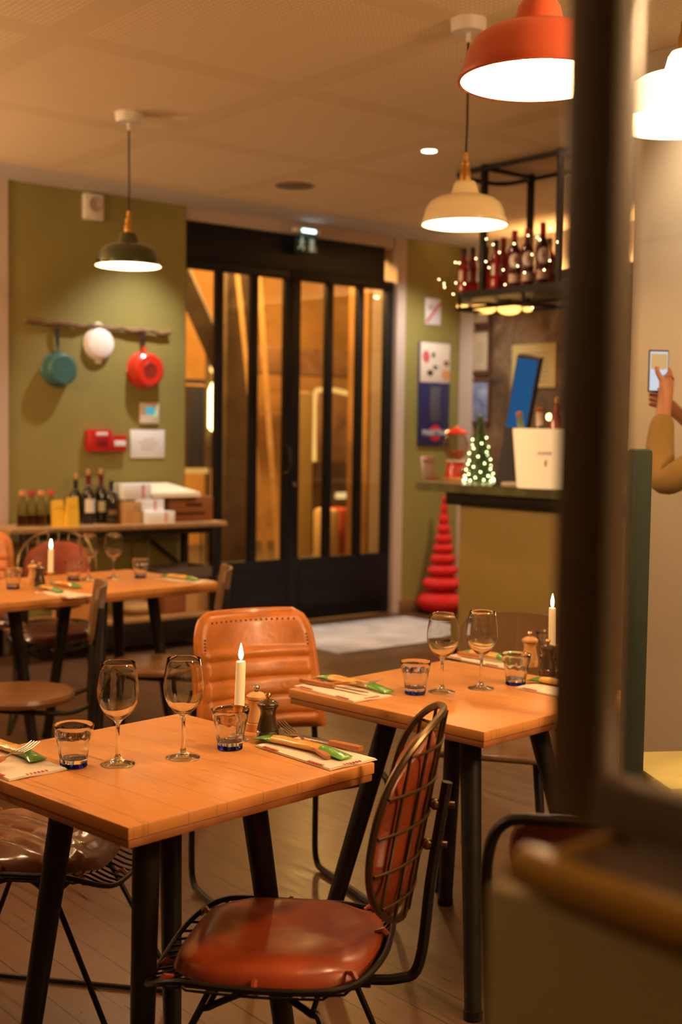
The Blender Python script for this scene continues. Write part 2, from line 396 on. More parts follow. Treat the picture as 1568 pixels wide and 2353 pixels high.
# ------------------------------------------------------------------ outside, seen through the door
BRICK = mottled('dim_brick', [(0.10, 0.045, 0.02), (0.20, 0.10, 0.045), (0.28, 0.16, 0.075)], 2.5, 0.8)
STUC = plain('ochre_stucco', (0.50, 0.27, 0.085), 0.8, var=0.2, scale=2)
DKST = plain('dark_stone', (0.12, 0.085, 0.05), 0.8, var=0.3, scale=4)
TIMB = plain('pine_timber', (0.62, 0.34, 0.10), 0.6, var=0.1, scale=12)
YEL = plain('cream_yellow_paint', (0.66, 0.52, 0.22), 0.55)
struct('exterior_pavement', MB().span((-1, 7.79, -0.06), (18, 16, -0.01)), DKST)
struct('exterior_facade', MB().span((1.0, 14.0, -0.06), (18, 14.3, 7)), STUC)
def ebox(name, label, cat, mat, pa, pb, v, dep, r=0.01, z0=None):
    a = on_v(*pa, v); b = on_v(*pb, v); zlo = b.z if z0 is None else z0
    o = obj(name, MB().box((0, 0, (a.z-zlo)/2), (b.x-a.x, dep, a.z-zlo), r), mat, None, rw((a.x+b.x)/2, v+dep/2, zlo), ROOM)
    return tag(o, label, cat)
ebox('stone_pier', 'dark stone pier outside behind the second door pane', 'pier', DKST, (524, 560), (590, 1290), 9.9, 0.12, z0=-0.01)
ebox('cream_post', 'cream painted post outside behind the third pane from the right', 'post', YEL, (684, 900), (716, 1290), 9.4, 0.14, z0=-0.01)
ebox('ochre_pillar', 'ochre plastered pillar outside at the right edge of the door', 'pillar', STUC, (851, 560), (905, 1290), 9.0, 0.3, z0=-0.01)
ebox('shop_blind', 'brown rolled shop blind outside across the far front', 'blind', BRICK, (590, 792), (860, 870), 12.6, 0.25)
ebox('brick_panel', 'dim brick panel outside inside the yellow rounded frame', 'panel', BRICK, (716, 905), (856, 1070), 12.8, 0.12)
ebox('dark_counter', 'dark counter front outside below the brick panel', 'counter', plain('dark_oak', (0.05, 0.028, 0.014), 0.5), (716, 1062), (850, 1112), 12.2, 0.5, z0=-0.01)
ebox('menu_strip', 'pale lit menu strip outside on the dark counter', 'menu', glow('menu_glow', (1.0, 0.66, 0.25), 0.8), (774, 1132), (818, 1145), 12.1, 0.03)
fr = [on_v(722, 1060, 12.0), on_v(724, 915, 12.0), on_v(738, 896, 12.0), on_v(770, 897, 12.0), on_v(868, 922, 12.0)]
f = MB(); f.tube(cr([rw(p.x, p.y, p.z) for p in fr], 6), 0.028, 8)
tag(obj('rounded_frame', f, glow('sodium_strip', (1.0, 0.55, 0.14), 0.9)), 'yellow rounded tube frame outside seen through the right door leaf', 'frame')
# leaning ladder
la = thing('wooden_ladder', 'tall pine ladder leaning outside behind the left door leaf', 'ladder', rw(0, 0, 0))
def rail(p, q, v0, v1, w):
    a = on_v(*p, v0); b = on_v(*q, v1); a = rw(a.x, a.y, a.z); b = rw(b.x, b.y, b.z)
    return MB().tube([a, b], w, 4)
obj('stile', rail((590, 560), (640, 1290), 9.6, 8.7, 0.035), TIMB, la)
obj('stile', rail((543, 600), (612, 1290), 9.5, 8.65, 0.03), TIMB, la)
for y in (895, 950, 1205): obj('rung', rail((602, y), (668, y), 9.25, 9.25, 0.018), TIMB, la)
# raking timber and lamp on the far left
a, b = on_v(400, 590, 10.5), on_v(520, 860, 10.5)
tag(obj('raking_beam', MB().tube([rw(a.x, a.y, a.z), rw(b.x, b.y, b.z)], 0.13, 4), DKST), 'dark raking timber beam outside high in the leftmost pane', 'beam')
lt = on_v(491, 935, 11.0)
sl = thing('street_lantern', 'bright yellow street lantern outside in the leftmost pane', 'lantern', rw(lt.x, lt.y, -0.01), ROOM)
obj('post', MB().tube([(0, 0.1, 0), (0, 0.1, lt.z+0.6)], 0.035, 8), DKST, sl)
obj('globe', MB().lathe([(0.02, lt.z-0.24), (0.055, lt.z-0.2), (0.055, lt.z+0.18), (0.02, lt.z+0.26)], 12), glow('lantern_glow', (1.0, 0.74, 0.28), 6.0), sl)
obj('cap', MB().ball((0, 0, lt.z+0.40), 0.045, 10), glow('lantern_cap', (1.0, 0.5, 0.14), 2.2), sl)
ebox('shop_fascia', 'ochre fascia bar outside low in the leftmost pane', 'fascia', glow('fascia_glow', (1.0, 0.5, 0.12), 0.55), (427, 1076), (480, 1088), 10.8, 0.05)
ebox('window_rail', 'lit shop rail outside high in the leftmost pane', 'rail', STUC, (427, 882), (492, 890), 11.5, 0.06)
ebox('shop_window', 'dark shop window outside behind the leftmost pane', 'window', plain('dark_blue_glass', (0.03, 0.035, 0.06), 0.2), (436, 870), (492, 1075), 12.0, 0.1)
pl = on_v(828, 1022, 11.2)
ol = thing('paper_lantern', 'glowing orange paper lantern outside behind the right door leaf', 'lantern', rw(pl.x, pl.y, pl.z-0.5), ROOM)
obj('shade', MB().lathe([(0.05, 0.25), (0.10, 0.3), (0.115, 0.5), (0.10, 0.68), (0.05, 0.72)], 16), glow('orange_paper', (1.0, 0.38, 0.08), 1.9), ol)
obj('hook', MB().tube([(0, 0, 0.72), (0, 0, 2.1)], 0.006, 6), IRON, ol)
ebox('terrace_seat', 'cream terrace chair back outside low in the right leaf', 'chair', plain('cream_canvas', (0.72, 0.55, 0.28), 0.8), (757, 1170), (782, 1290), 10.4, 0.3, 0.05, z0=-0.01)
ebox('red_terrace_seat', 'red terrace chair back outside beside the cream one', 'chair', plain('red_canvas', (0.40, 0.045, 0.02), 0.8), (783, 1168), (816, 1290), 10.6, 0.3, 0.06, z0=-0.01)
ebox('notice_board', 'small grey notice outside in the lower right pane', 'notice', plain('grey_card', (0.28, 0.22, 0.22), 0.7), (858, 1216), (882, 1270), 8.955, 0.05)
for nm, lab, px, py, v, r, c, s in (('white_light', 'white traffic light outside behind the second pane', 524, 1102, 11, 0.055, (0.55, 0.6, 1.0), 2.6), ('pink_light', 'small orange traffic light outside under the white one', 521, 1117, 11, 0.028, (1.0, 0.4, 0.2), 2.2), ('amber_light', 'small amber light outside near the right door edge', 875, 1057, 8.9, 0.016, (1.0, 0.62, 0.15), 3.0)):
    p = on_v(px, py, v)
    tag(obj(nm, MB().ball((0, 0, 0), r, 12), glow(nm+'_glow', c, s), None, rw(p.x, p.y, p.z)), lab, 'light')
def lamp_pt(name, loc, e, c, r=0.1, typ='POINT', rot=None, spot=None, blend=0.5):
    d = bpy.data.lights.new(name, typ); d.energy = e; d.color = c
    if typ != 'AREA': d.shadow_soft_size = r
    if spot: d.spot_size = spot; d.spot_blend = blend
    o = bpy.data.objects.new(name, d); COL.objects.link(o); o.location = loc
    if rot: o.rotation_euler = rot
    return o
lamp_pt('exterior_light', rw(5.6, 10.6, 4.4), 650, (1.0, 0.50, 0.13), 0.25)
lamp_pt('exterior_light', rw(6.1, 8.6, 3.4), 110, (1.0, 0.54, 0.17), 0.15)  # unseen light added to brighten the post and pier fronts
lamp_pt('exterior_light', rw(8.3, 10.8, 3.9), 520, (1.0, 0.52, 0.15), 0.25)

# ------------------------------------------------------------------ lamps
def pendant(name, label, x, y, rim_z, R, shade_mat, loc_scale=1.0, opal=False, socket=True):
    t = thing(name, label, 'lamp', (x, y, CZ), 0, 'pendant lamps')
    z = rim_z-CZ
    k = R/0.168
    prof = [(0.168, 0.0), (0.170, 0.004), (0.160, 0.030), (0.152, 0.060), (0.138, 0.085), (0.112, 0.102), (0.078, 0.112), (0.056, 0.116), (0.050, 0.135), (0.045, 0.155), (0.038, 0.166), (0.018, 0.168)]
    outer = [(r*k, z+h*k) for r, h in prof]
    inner = [((r-0.004)*k, z+(h-0.004 if i else 0.0)*k) for i, (r, h) in enumerate(prof)]
    s = MB(); s.lathe(outer, 48, cap=False)
    obj('shade', s, shade_mat, t, sharp=60)
    i_ = MB(); i_.lathe(inner, 48, cap=False)
    obj('shade_lining', i_, MATS['white_enamel'], t, sharp=60)
    rm = MB(); rm.tube([(0.169*k*math.cos(a), 0.169*k*math.sin(a), z+0.001) for a in [2*PI*q/48 for q in range(48)]], 0.0025, 6, True)
    obj('rim', rm, shade_mat, t)
    b = MB(); b.lathe([(0.0, 0.028), (0.025, 0.032), (0.040, 0.05), (0.043, 0.068), (0.036, 0.09), (0.022, 0.11), (0.018, 0.14), (0.0, 0.142)], 20, (0, 0, z))
    obj('bulb', b, MATS['bulb_glow'], t)
    so = MB(); so.lathe([(0.017, 0.165*k), (0.022, 0.170*k), (0.022, 0.205*k), (0.018, 0.212*k), (0.018, 0.235*k), (0.010, 0.245*k), (0.009, 0.275*k), (0.004, 0.278*k)], 20, (0, 0, z))
    obj('socket', so, BRASS, t)
    obj('cord', MB().tube([(0, 0, z+0.27*k), (0.003, 0, z/2), (0, 0, -0.06)], 0.0042, 8), MATS['black_cord'], t)
    c = MB(); c.lathe([(0.0, -0.052), (0.062, -0.050), (0.068, -0.042), (0.070, -0.001), (0.0, 0.0)], 32)
    c.lathe([(0.0, -0.088), (0.008, -0.086), (0.010, -0.05), (0.0, -0.05)], 12)
    obj('ceiling_rose', c, MATS['white_plastic'], t)
    return t
plain('white_enamel', (0.90, 0.86, 0.78), 0.4)
glow('bulb_glow', LAMP_COL, LAMP_E)
plain('black_cord', (0.02, 0.015, 0.012), 0.8)
plain('white_plastic', (0.72, 0.66, 0.56), 0.45)
pendant('pendant_lamp', 'red enamel pendant lamp cut by the dark window post', 0.406, 2.745, 2.222, 0.168, plain('red_enamel', (0.92, 0.17, 0.070), 0.35, coat=0.3))
pendant('pendant_lamp', 'cream enamel pendant lamp hanging in front of the bar shelf', 0.464, 4.965, 2.283, 0.168, plain('cream_enamel', (0.90, 0.76, 0.42), 0.28, coat=0.4))
pendant('pendant_lamp', 'dark green enamel pendant lamp hanging by the green wall', -1.098, 6.47, 2.300, 0.168, plain('green_enamel', (0.030, 0.045, 0.010), 0.16, coat=0.8))
pendant('pendant_lamp', 'white pendant lamp behind the glass at the right edge', 0.805, 3.05, 2.214, 0.168, plain('opal_glass', (0.80, 0.72, 0.52), 0.4, emis=(1.0, 0.74, 0.42), es=2.4))
plain('ivory_enamel', (0.80, 0.72, 0.52), 0.4)
pendant('pendant_lamp', 'white pendant lamp above the left tables outside the picture', -1.45, 3.45, 2.25, 0.168, MATS['ivory_enamel'])

def globe_lamp(label, x, y, z, r=0.14):  # unseen globes put in to lift the ceiling and room light
    t = thing('globe_lamp', label, 'lamp', (x, y, CZ), 0, 'added fill globes outside the picture')
    obj('globe', MB().ball((0, 0, z-CZ), r, 24), glow('opal_globe_glow', LAMP_COL, GLOBE_E) if 'opal_globe_glow' not in MATS else MATS['opal_globe_glow'], t)
    obj('cord', MB().tube([(0, 0, z-CZ+r-0.005), (0, 0, 0)], 0.005, 8), MATS['black_cord'], t)
    return t
globe_lamp('added fill globe behind the partition outside the picture', 2.6, 1.6, 2.35, 0.19)
globe_lamp('added fill globe far left outside the picture', -3.4, 4.2, 2.35)
globe_lamp('added fill globe above the left window tables outside the picture', -3.6, 6.4, 2.35)
def downlight(label, p, e, ang, name='ceiling_spotlight', aim=None):
    t = thing(name, label, 'light', p, ROOM)
    obj('trim_ring', MB().lathe([(0.040, 0.0), (0.055, -0.004), (0.055, 0.0), (0.040, 0.001)], 24, cap=False), MATS['white_plastic'], t)
    obj('lens', MB().lathe([(0.0, 0.0), (0.041, 0.0), (0.041, -0.002), (0.0, -0.002)], 24), glow('spot_lens', (1.0, 0.80, 0.55), 8.0) if 'spot_lens' not in MATS else MATS['spot_lens'], t)
    rot = (0, 0, 0)
    if aim is not None: rot = (Vector(aim)-Vector(p)).to_track_quat('-Z', 'Y').to_euler()
    l = lamp_pt('spot_light', Vector(p)-Vector((0, 0, 0.012)), e, (1.0, 0.66, 0.34), 0.03, 'SPOT', rot, math.radians(ang), 0.6)
    return t
downlight('small white recessed spotlight glowing in the ceiling', at_z(987, 347, CZ-0.002), 40, 110)
lamp_pt('wall_washer_light', rw(4.5, 7.12, CZ-0.03), 92, (1.0, 0.95, 0.87), 0.03, 'SPOT', (rw(4.35, 7.62, 1.0)-rw(4.5, 7.12, CZ)).to_track_quat('-Z', 'Y').to_euler(), math.radians(84), 1.0)
lamp_pt('entrance_light', rw(6.75, 7.0, CZ-0.03), 82, (1.0, 0.93, 0.83), 0.04, 'SPOT', (rw(7.05, 7.6, 1.0)-rw(6.75, 7.0, CZ)).to_track_quat('-Z', 'Y').to_euler(), math.radians(100), 0.9)
lamp_pt('pillar_fill_light', rw(3.95, 2.9, CZ-0.03), 46, (1.0, 0.80, 0.55), 0.04, 'SPOT', (rw(4.4, 2.95, 2.35)-rw(3.95, 2.9, CZ)).to_track_quat('-Z', 'Y').to_euler(), math.radians(82), 1.0)  # added spot without a fitting, brightens the pillar top
v_ = at_z(677, 427, CZ-0.002)
tag(obj('ceiling_vent', MB().lathe([(0.0, -0.006), (0.10, -0.007), (0.125, -0.003), (0.125, 0.001), (0.0, 0.001)], 32), plain('brown_grille', (0.22, 0.15, 0.10), 0.7), None, v_, 0), 'round brownish ceiling vent above the door', 'vent')
sd = at_z(960, 47, CZ-0.001)

# ------------------------------------------------------------------ on the green wall
def wall_thing(name, label, cat, px, py, v=WV, group=None):
    p = on_v(px, py, v)
    return thing(name, label, cat, rw(p.x, v, p.z), ROOM, group), p
pr0, pr1 = on_v(52, 737, WV), on_v(385, 766, WV)
t, p = wall_thing('peg_rail', 'long rustic branch rail fixed on the green wall', 'rail', 52, 737)
n = 14; pts = [((pr1.x-pr0.x)*i/n, -0.03-0.004*math.sin(i*1.7), (pr1.z-pr0.z)*i/n+0.008*math.sin(i*2.3)) for i in range(n+1)]
obj('branch', MB().tube(pts, [0.017+0.004*math.sin(i*1.9) for i in range(n+1)], 10), plain('bark', (0.20, 0.11, 0.05), 0.8, var=0.3, scale=20, bump=0.3), t)
for i in (1, 5, 9, 13): obj('bracket', MB().tube([pts[i], (pts[i][0], 0.0, pts[i][2])], 0.008, 8), IRON, t)
def pan(name, label, px, py, rad, depth, mat, hx, hy, ring=False):
    p = on_v(px, py, WV-0.06)
    t = thing(name, label, 'pan', rw(p.x, WV, p.z), ROOM, 'pans on the branch rail')
    b = MB(); R = rad
    prof = [(0.0, -depth), (R*0.80, -depth), (R*0.93, -depth+0.012), (R*0.985, -depth*0.5), (R, -0.012), (R+0.006, -0.006), (R, -0.004), (R-0.006, -depth*0.5), (R*0.86, -depth+0.018), (0.0, -depth+0.014)]
    b.lathe(prof, 40); b.xf(Matrix.Rotation(-PI/2, 4, 'X'))     # axis along the wall normal, base facing the room
    obj('body', b, mat, t)
    if ring:
        g = MB(); g.lathe([(R*0.30, -depth-0.001), (R*0.42, -depth-0.003), (R*0.44, -depth-0.001), (R*0.42, -depth+0.004), (R*0.3, -depth+0.004)], 32); g.xf(Matrix.Rotation(-PI/2, 4, 'X'))
        obj('base_ring', g, plain('dark_red_base', (0.22, 0.012, 0.008), 0.5), t)
    h = on_v(hx, hy, WV-0.06); dx, dz = h.x-p.x, h.z-p.z
    c = MB(); c.tube([(0, -0.02, R*0.93), (dx*0.25, -0.025, R+0.05)], [0.016, 0.011], 10); obj('handle_collar', c, mat, t)
    k = MB(); k.tube(cr([(dx*0.25, -0.025, R+0.045), (dx*0.6, -0.03, (R+dz)/2+0.03), (dx, -0.03, dz)], 5), [0.012]*4+[0.015]*4+[0.017]*3, 10); obj('handle', k, plain('black_handle', (0.02, 0.018, 0.018), 0.5) if 'black_handle' not in MATS else MATS['black_handle'], t)
    return t
pan('saucepan', 'speckled teal saucepan hanging left on the branch rail', 139, 849, 0.110, 0.11, plain('teal_enamel', (0.045, 0.135, 0.125), 0.35, var=0.35, scale=160), 134, 752)
pan('saucepan', 'bright red saucepan hanging right on the branch rail', 337, 851, 0.123, 0.11, plain('bright_red_enamel', (0.62, 0.030, 0.012), 0.3, coat=0.4), 333, 758, True)
p = on_v(233, 789, WV-0.05)
t = thing('casserole_lid', 'white enamel lid hanging between the two saucepans', 'lid', rw(p.x, WV, p.z), ROOM)
WHE = plain('white_pan_enamel', (0.82, 0.76, 0.72), 0.35)
b = MB(); b.lathe([(0.0, -0.055), (0.085, -0.053), (0.098, -0.045), (0.106, -0.02), (0.112, -0.012), (0.112, -0.006), (0.0, -0.004)], 40); b.xf(Matrix.Rotation(-PI/2, 4, 'X')); obj('disc', b, WHE, t)
b = MB(); b.tube([(0.028*math.cos(a), -0.012, 0.115+0.022*math.sin(a)) for a in [2*PI*i/16 for i in range(16)]], 0.007, 8, True); obj('loop_handle', b, WHE, t)
b = MB(); b.box((0, -0.012, -0.122), (0.05, 0.012, 0.03), 0.005); obj('lug', b, WHE, t)
def wbox(name, label, cat, pa, pb, dep, mat, r=0.006):
    a, b = on_v(*pa, WV), on_v(*pb, WV)
    t = thing(name, label, cat, rw((a.x+b.x)/2, WV, b.z), ROOM); w, h = b.x-a.x, a.z-b.z
    obj('case', MB().box((0, -dep/2, h/2), (w, dep, h), r), mat, t); return t, w, h
WPL = MATS['white_plastic']
t, w, h = wbox('alarm_siren', 'white alarm siren box high on the green wall', 'alarm', (187, 443), (232, 511), 0.05, WPL, 0.015)
b = MB(); b.lathe([(0.0, 0.0), (0.035, 0.001), (0.045, 0.006), (0.05, 0.002), (0.05, -0.002), (0.0, -0.002)], 28); b.xf(Matrix.Translation((0.005, -0.052, h*0.58)) @ Matrix.Rotation(PI/2, 4, 'X')); obj('sounder', b, plain('grey_grille', (0.42, 0.33, 0.25), 0.6), t)
t, w, h = wbox('thermostat', 'small white thermostat with lit screen under the red saucepan', 'thermostat', (320, 925), (362, 974), 0.025, WPL)
obj('screen', MB().box((0.0, -0.026, h*0.62), (w*0.5, 0.003, h*0.36), 0.001), glow('cyan_screen', (0.12, 0.55, 0.62), 0.55), t)
obj('status_light', MB().ball((w*0.25, -0.026, h*0.42), 0.010, 10), glow('green_led', (0.15, 0.9, 0.2), 0.8), t)
PAPER = plain('white_paper', (0.76, 0.76, 0.78), 0.8)
t, w, h = wbox('wall_notice', 'white notice sheet beside the two red alarm boxes', 'notice', (299, 987), (377, 1052), 0.008, PAPER, 0.002)
GREYL = plain('faint_grey_ink', (0.52, 0.46, 0.43), 0.8)
for i in range(4): obj('print_line', MB().box((0.01*(i % 2), -0.0088, h*(0.30+0.12*i)), (w*(0.35+0.12*(i % 3)), 0.001, 0.007)), GREYL, t)
RAL = plain('alarm_red', (0.50, 0.010, 0.010), 0.35, coat=0.3)
t, w, h = wbox('fire_call_point', 'larger red alarm box on the green wall', 'alarm', (194, 986), (248, 1038), 0.06, RAL, 0.010)
obj('plate', MB().box((0.012, -0.061, h*0.80), (w*0.48, 0.003, h*0.14), 0.001), PAPER, t); obj('button', MB().box((0.012, -0.062, h*0.44), (w*0.5, 0.005, h*0.34), 0.004), plain('dark_red_button', (0.22, 0.006, 0.008), 0.4), t)
t, w, h = wbox('fire_call_point', 'smaller red alarm box right of the larger one', 'alarm', (249, 1000), (285, 1037), 0.045, RAL, 0.008)
obj('plate', MB().box((0.005, -0.046, h*0.50), (w*0.72, 0.003, h*0.34), 0.001), PAPER, t)
# exit sign
p = on_v(697, 548, WV-0.02)
t = thing('exit_sign', 'lit emergency exit sign above the black door', 'sign', rw(p.x, WV-0.03, p.z-0.115), ROOM)
obj('housing', MB().box((0, -0.03, 0.165), (0.245, 0.06, 0.035), 0.008), WPL, t)
obj('light_strip', MB().box((0, -0.062, 0.162), (0.13, 0.012, 0.026), 0.008), glow('cool_tube', (0.55, 0.95, 1.0), 3.2), t)
obj('panel', MB().box((0, -0.03, 0.068), (0.21, 0.008, 0.135), 0.004), plain('dark_green_acrylic', (0.012, 0.06, 0.045), 0.25), t)
PIC = plain('pictogram_white', (0.55, 0.66, 0.60), 0.5, emis=(0.6, 0.9, 0.8), es=0.12)
m_ = MB(); m_.ball((-0.045, -0.036, 0.108), (0.011, 0.004, 0.012), 10); m_.tube([(-0.045, -0.036, 0.096), (-0.05, -0.036, 0.062)], 0.010, 8); m_.tube([(-0.05, -0.036, 0.066), (-0.03, -0.036, 0.045), (-0.034, -0.036, 0.018)], 0.006, 6); m_.tube([(-0.05, -0.036, 0.066), (-0.062, -0.036, 0.042), (-0.08, -0.036, 0.03)], 0.006, 6); m_.tube([(-0.045, -0.036, 0.092), (-0.02, -0.036, 0.078)], 0.005, 6); m_.tube([(-0.045, -0.036, 0.092), (-0.07, -0.036, 0.078)], 0.005, 6)
obj('running_figure', m_, PIC, t)
m_ = MB(); m_.box((0.05, -0.035, 0.063), (0.042, 0.004, 0.095), 0.002); obj('door_symbol', m_, PIC, t)
# right of the door
t, w, h = wbox('diagonal_sign', 'small white sign with red diagonal stripe under the shelf end', 'sign', (978, 684), (1012, 748), 0.006, PAPER, 0.002)
m_ = MB(); m_.tube([(-w*0.46, -0.0075, h*0.08), (w*0.46, -0.0075, h*0.86)], 0.011, 4); obj('stripe', m_, REDINK, t)
obj('print_block', MB().box((-w*0.15, -0.0068, h*0.66), (w*0.42, 0.001, h*0.2)), GREYL, t)
a, b = on_v(962, 784, WV), on_v(1027, 1023, WV)
t = thing('drinks_poster', 'tall blue drinks poster with red disc logo on the wall', 'poster', rw((a.x+b.x)/2, WV, b.z), ROOM); w, h = b.x-a.x, a.z-b.z
obj('board', MB().box((0, -0.012, h/2), (w, 0.024, h), 0.003), plain('navy_print', (0.022, 0.024, 0.105), 0.4), t)
obj('photo_field', MB().box((0, -0.0255, h*0.80), (w*0.97, 0.003, h*0.385), 0.001), plain('pale_photo_ground', (0.72, 0.62, 0.50), 0.5), t)
for nm, x, z, rx, rz, c in (('pink_patch', -0.31, 0.855, 0.12, 0.060, (0.60, 0.12, 0.13)), ('dark_patch', -0.07, 0.875, 0.055, 0.03, (0.03, 0.025, 0.03)), ('dark_patch', 0.0, 0.755, 0.07, 0.022, (0.05, 0.02, 0.02)), ('dark_patch', -0.17, 0.700, 0.10, 0.03, (0.04, 0.012, 0.012)), ('amber_patch', 0.35, 0.69, 0.15, 0.05, (0.60, 0.26, 0.08)), ('brown_patch', 0.36, 0.80, 0.09, 0.03, (0.22, 0.07, 0.025)), ('glass_patch', 0.17, 0.70, 0.05, 0.09, (0.60, 0.48, 0.40))):
    obj(nm, MB().ball((x*w, -0.0272, z*h), (rx*w, 0.0016, rz*h), 16), plain(nm+'_%d' % len(MATS), c, 0.5), t)
obj('text_column', MB().box((0.03*w, -0.0246, h*0.40), (w*0.34, 0.002, h*0.34), 0.0005), plain('grey_print', (0.075, 0.072, 0.095), 0.6), t)
RDISC = plain('logo_red', (0.62, 0.022, 0.018), 0.4)
d_ = MB(); d_.lathe([(0.0, 0.0), (0.19*w, 0.0), (0.19*w, 0.003), (0.0, 0.003)], 36); d_.xf(Matrix.Translation((0.04*w, -0.0235, h*0.118)) @ Matrix.Rotation(PI/2, 4, 'X')); obj('logo_disc', d_, RDISC, t)
obj('logo_bar', MB().box((0, -0.028, h*0.118), (w*0.92, 0.003, h*0.058), 0.001), plain('logo_bar_navy', (0.03, 0.03, 0.12), 0.4), t)
text('logo_lettering', 'MARTINI', 0.070, PAPER, t, (0.0, -0.0305, h*0.118), (PI/2, 0, 0))

# ------------------------------------------------------------------ side table along the green wall
ZC = 0.85
ca, cb2 = on_v(25, 1214, 7.25).x, on_v(524, 1196, 7.25).x
cs = thing('console_table', 'long wooden sideboard on black iron legs under the pans', 'table', rw(ca, 7.25, 0), ROOM)
CL = cb2-ca
obj('top_board', MB().span((0, 0, ZC-0.035), (CL, 0.44, ZC), 0.006), SHELFW, cs)
for x in (0.10, CL-0.10):
    for y in (0.03, 0.40): obj('leg', MB().box((x, y, (ZC-0.035)/2), (0.045, 0.045, ZC-0.035), 0.003), IRON, cs)
obj('apron', MB().span((0.1, 0.02, ZC-0.075), (CL-0.1, 0.05, ZC-0.035)), IRON, cs)
obj('lower_shelf', MB().span((0.05, 0.01, 0.20), (CL-0.05, 0.43, 0.23), 0.004), SHELFW, cs)
obj('shelf_front', MB().span((0.05, 0.0, 0.05), (CL-0.05, 0.02, 0.20), 0.004), IRON, cs)
obj('cross_brace', MB().tube([(CL-0.1, 0.40, 0.5), (CL-0.5, 0.41, 0.8)], 0.012, 6), IRON, cs)
def put(px, py, z): return at_z(px, py, z)
def bottle(name, label, p, H, R, gl, foil, group, lab=None, labc=None, cork=None, cat='bottle', rotz=ROOM, shoulder=0.62, neck=0.32):
    t = thing(name, label, cat, p, rotz, group)
    rn = R*neck
    b = MB(); b.lathe([(0.0, 0.0), (R*0.9, 0.0), (R, 0.01), (R, H*shoulder), (R*0.86, H*(shoulder+0.06)), (rn*1.15, H*(shoulder+0.16)), (rn, H*(shoulder+0.22)), (rn, H*0.97), (rn*1.15, H*0.975), (rn*1.15, H), (0.0, H)], 20)
    obj('glass_body', b, gl, t)
    if foil: obj('capsule', MB().lathe([(rn*1.2, H*0.80), (rn*1.22, H*1.003), (0.0, H*1.006)], 16), foil, t)
    if cork: obj('stopper', MB().lathe([(rn*0.7, H), (rn*0.9, H+0.005), (rn*0.9, H+0.035), (0.0, H+0.04)], 12), cork, t)
    if lab:
        l = MB(); l.grid(lambda a, c: ((R+0.0012)*math.cos(-PI/2+(a-0.5)*2.0), (R+0.0012)*math.sin(-PI/2+(a-0.5)*2.0), H*(lab[0]+(lab[1]-lab[0])*c)), 14, 2)
        obj('paper_label', l, labc, t)
    return t
WINEG = plain('near_black_glass', (0.010, 0.010, 0.008), 0.07, coat=0.5)
FBLK = plain('black_capsule', (0.02, 0.016, 0.018), 0.3); FRED = plain('wine_red_capsule', (0.12, 0.008, 0.012), 0.3); CORK = plain('cork', (0.55, 0.28, 0.12), 0.8)
LABW = plain('white_label', (0.74, 0.66, 0.58), 0.7); LABY = plain('cream_label', (0.70, 0.56, 0.28), 0.7)
wines = [(203, 1204, 'wine bottle with tall white label at front of the sideboard group', FRED, (0.24, 0.52), LABW, CORK, 0.32), (232, 1202, 'wine bottle with rounded cream label beside the white label one', FRED, (0.24, 0.46), LABY, CORK, 0.325),
         (256, 1204, 'wine bottle without pale label at the right of the group', FBLK, (0.22, 0.34), plain('amber_label', (0.16, 0.08, 0.03), 0.6), None, 0.285), (174, 1203, 'wine bottle at the left front behind the yellow pouches', FBLK, None, None, CORK, 0.29),
         (186, 1190, 'wine bottle in the back row behind the white label one', FBLK, None, None, None, 0.31), (222, 1188, 'dark capped wine bottle in the middle of the back row', FRED, None, None, None, 0.30), (243, 1189, 'black capped wine bottle right in the back row', FBLK, None, None, None, 0.30)]
for i, (px, py, lab, f, lb, lc, ck, H) in enumerate(wines):
    bottle('wine_bottle', lab, put(px, py, ZC), H, 0.041, WINEG, f, 'wine bottles on the sideboard', lb, lc, ck)
SYR = glass('clear_syrup_glass', (0.9, 0.88, 0.8)); SYRUP = plain('dark_syrup', (0.10, 0.018, 0.006), 0.15, coat=0.5)
for i, (px, py, capc, lab) in enumerate(((52, 1211, (0.62, 0.25, 0.09), 'syrup flask with orange cap at the far left of the sideboard'), (73, 1210, (0.42, 0.03, 0.025), 'syrup flask with dark red cap, second from left'), (95, 1210, (0.66, 0.27, 0.08), 'syrup flask with orange cap, third from left'), (117, 1208, (0.55, 0.07, 0.03), 'syrup flask with red cap nearest the yellow pouches'))):
    t = thing('syrup_bottle', lab, 'bottle', put(px, py, ZC), ROOM, 'syrup flasks on the sideboard')
    obj('flask', MB().lathe([(0.0, 0.0), (0.036, 0.0), (0.038, 0.01), (0.038, 0.11), (0.030, 0.145), (0.016, 0.175), (0.016, 0.205), (0.0135, 0.205), (0.0135, 0.176), (0.027, 0.144), (0.0355, 0.109), (0.0355, 0.012), (0.0, 0.008)], 18), SYR, t)
    obj('syrup', MB().lathe([(0.0, 0.0095), (0.0345, 0.013), (0.0345, 0.075), (0.0, 0.0752)], 18), SYRUP, t)
    obj('cap', MB().lathe([(0.019, 0.198), (0.021, 0.20), (0.021, 0.228), (0.0, 0.232)], 16), plain('flask_cap_%d' % i, capc, 0.5), t)
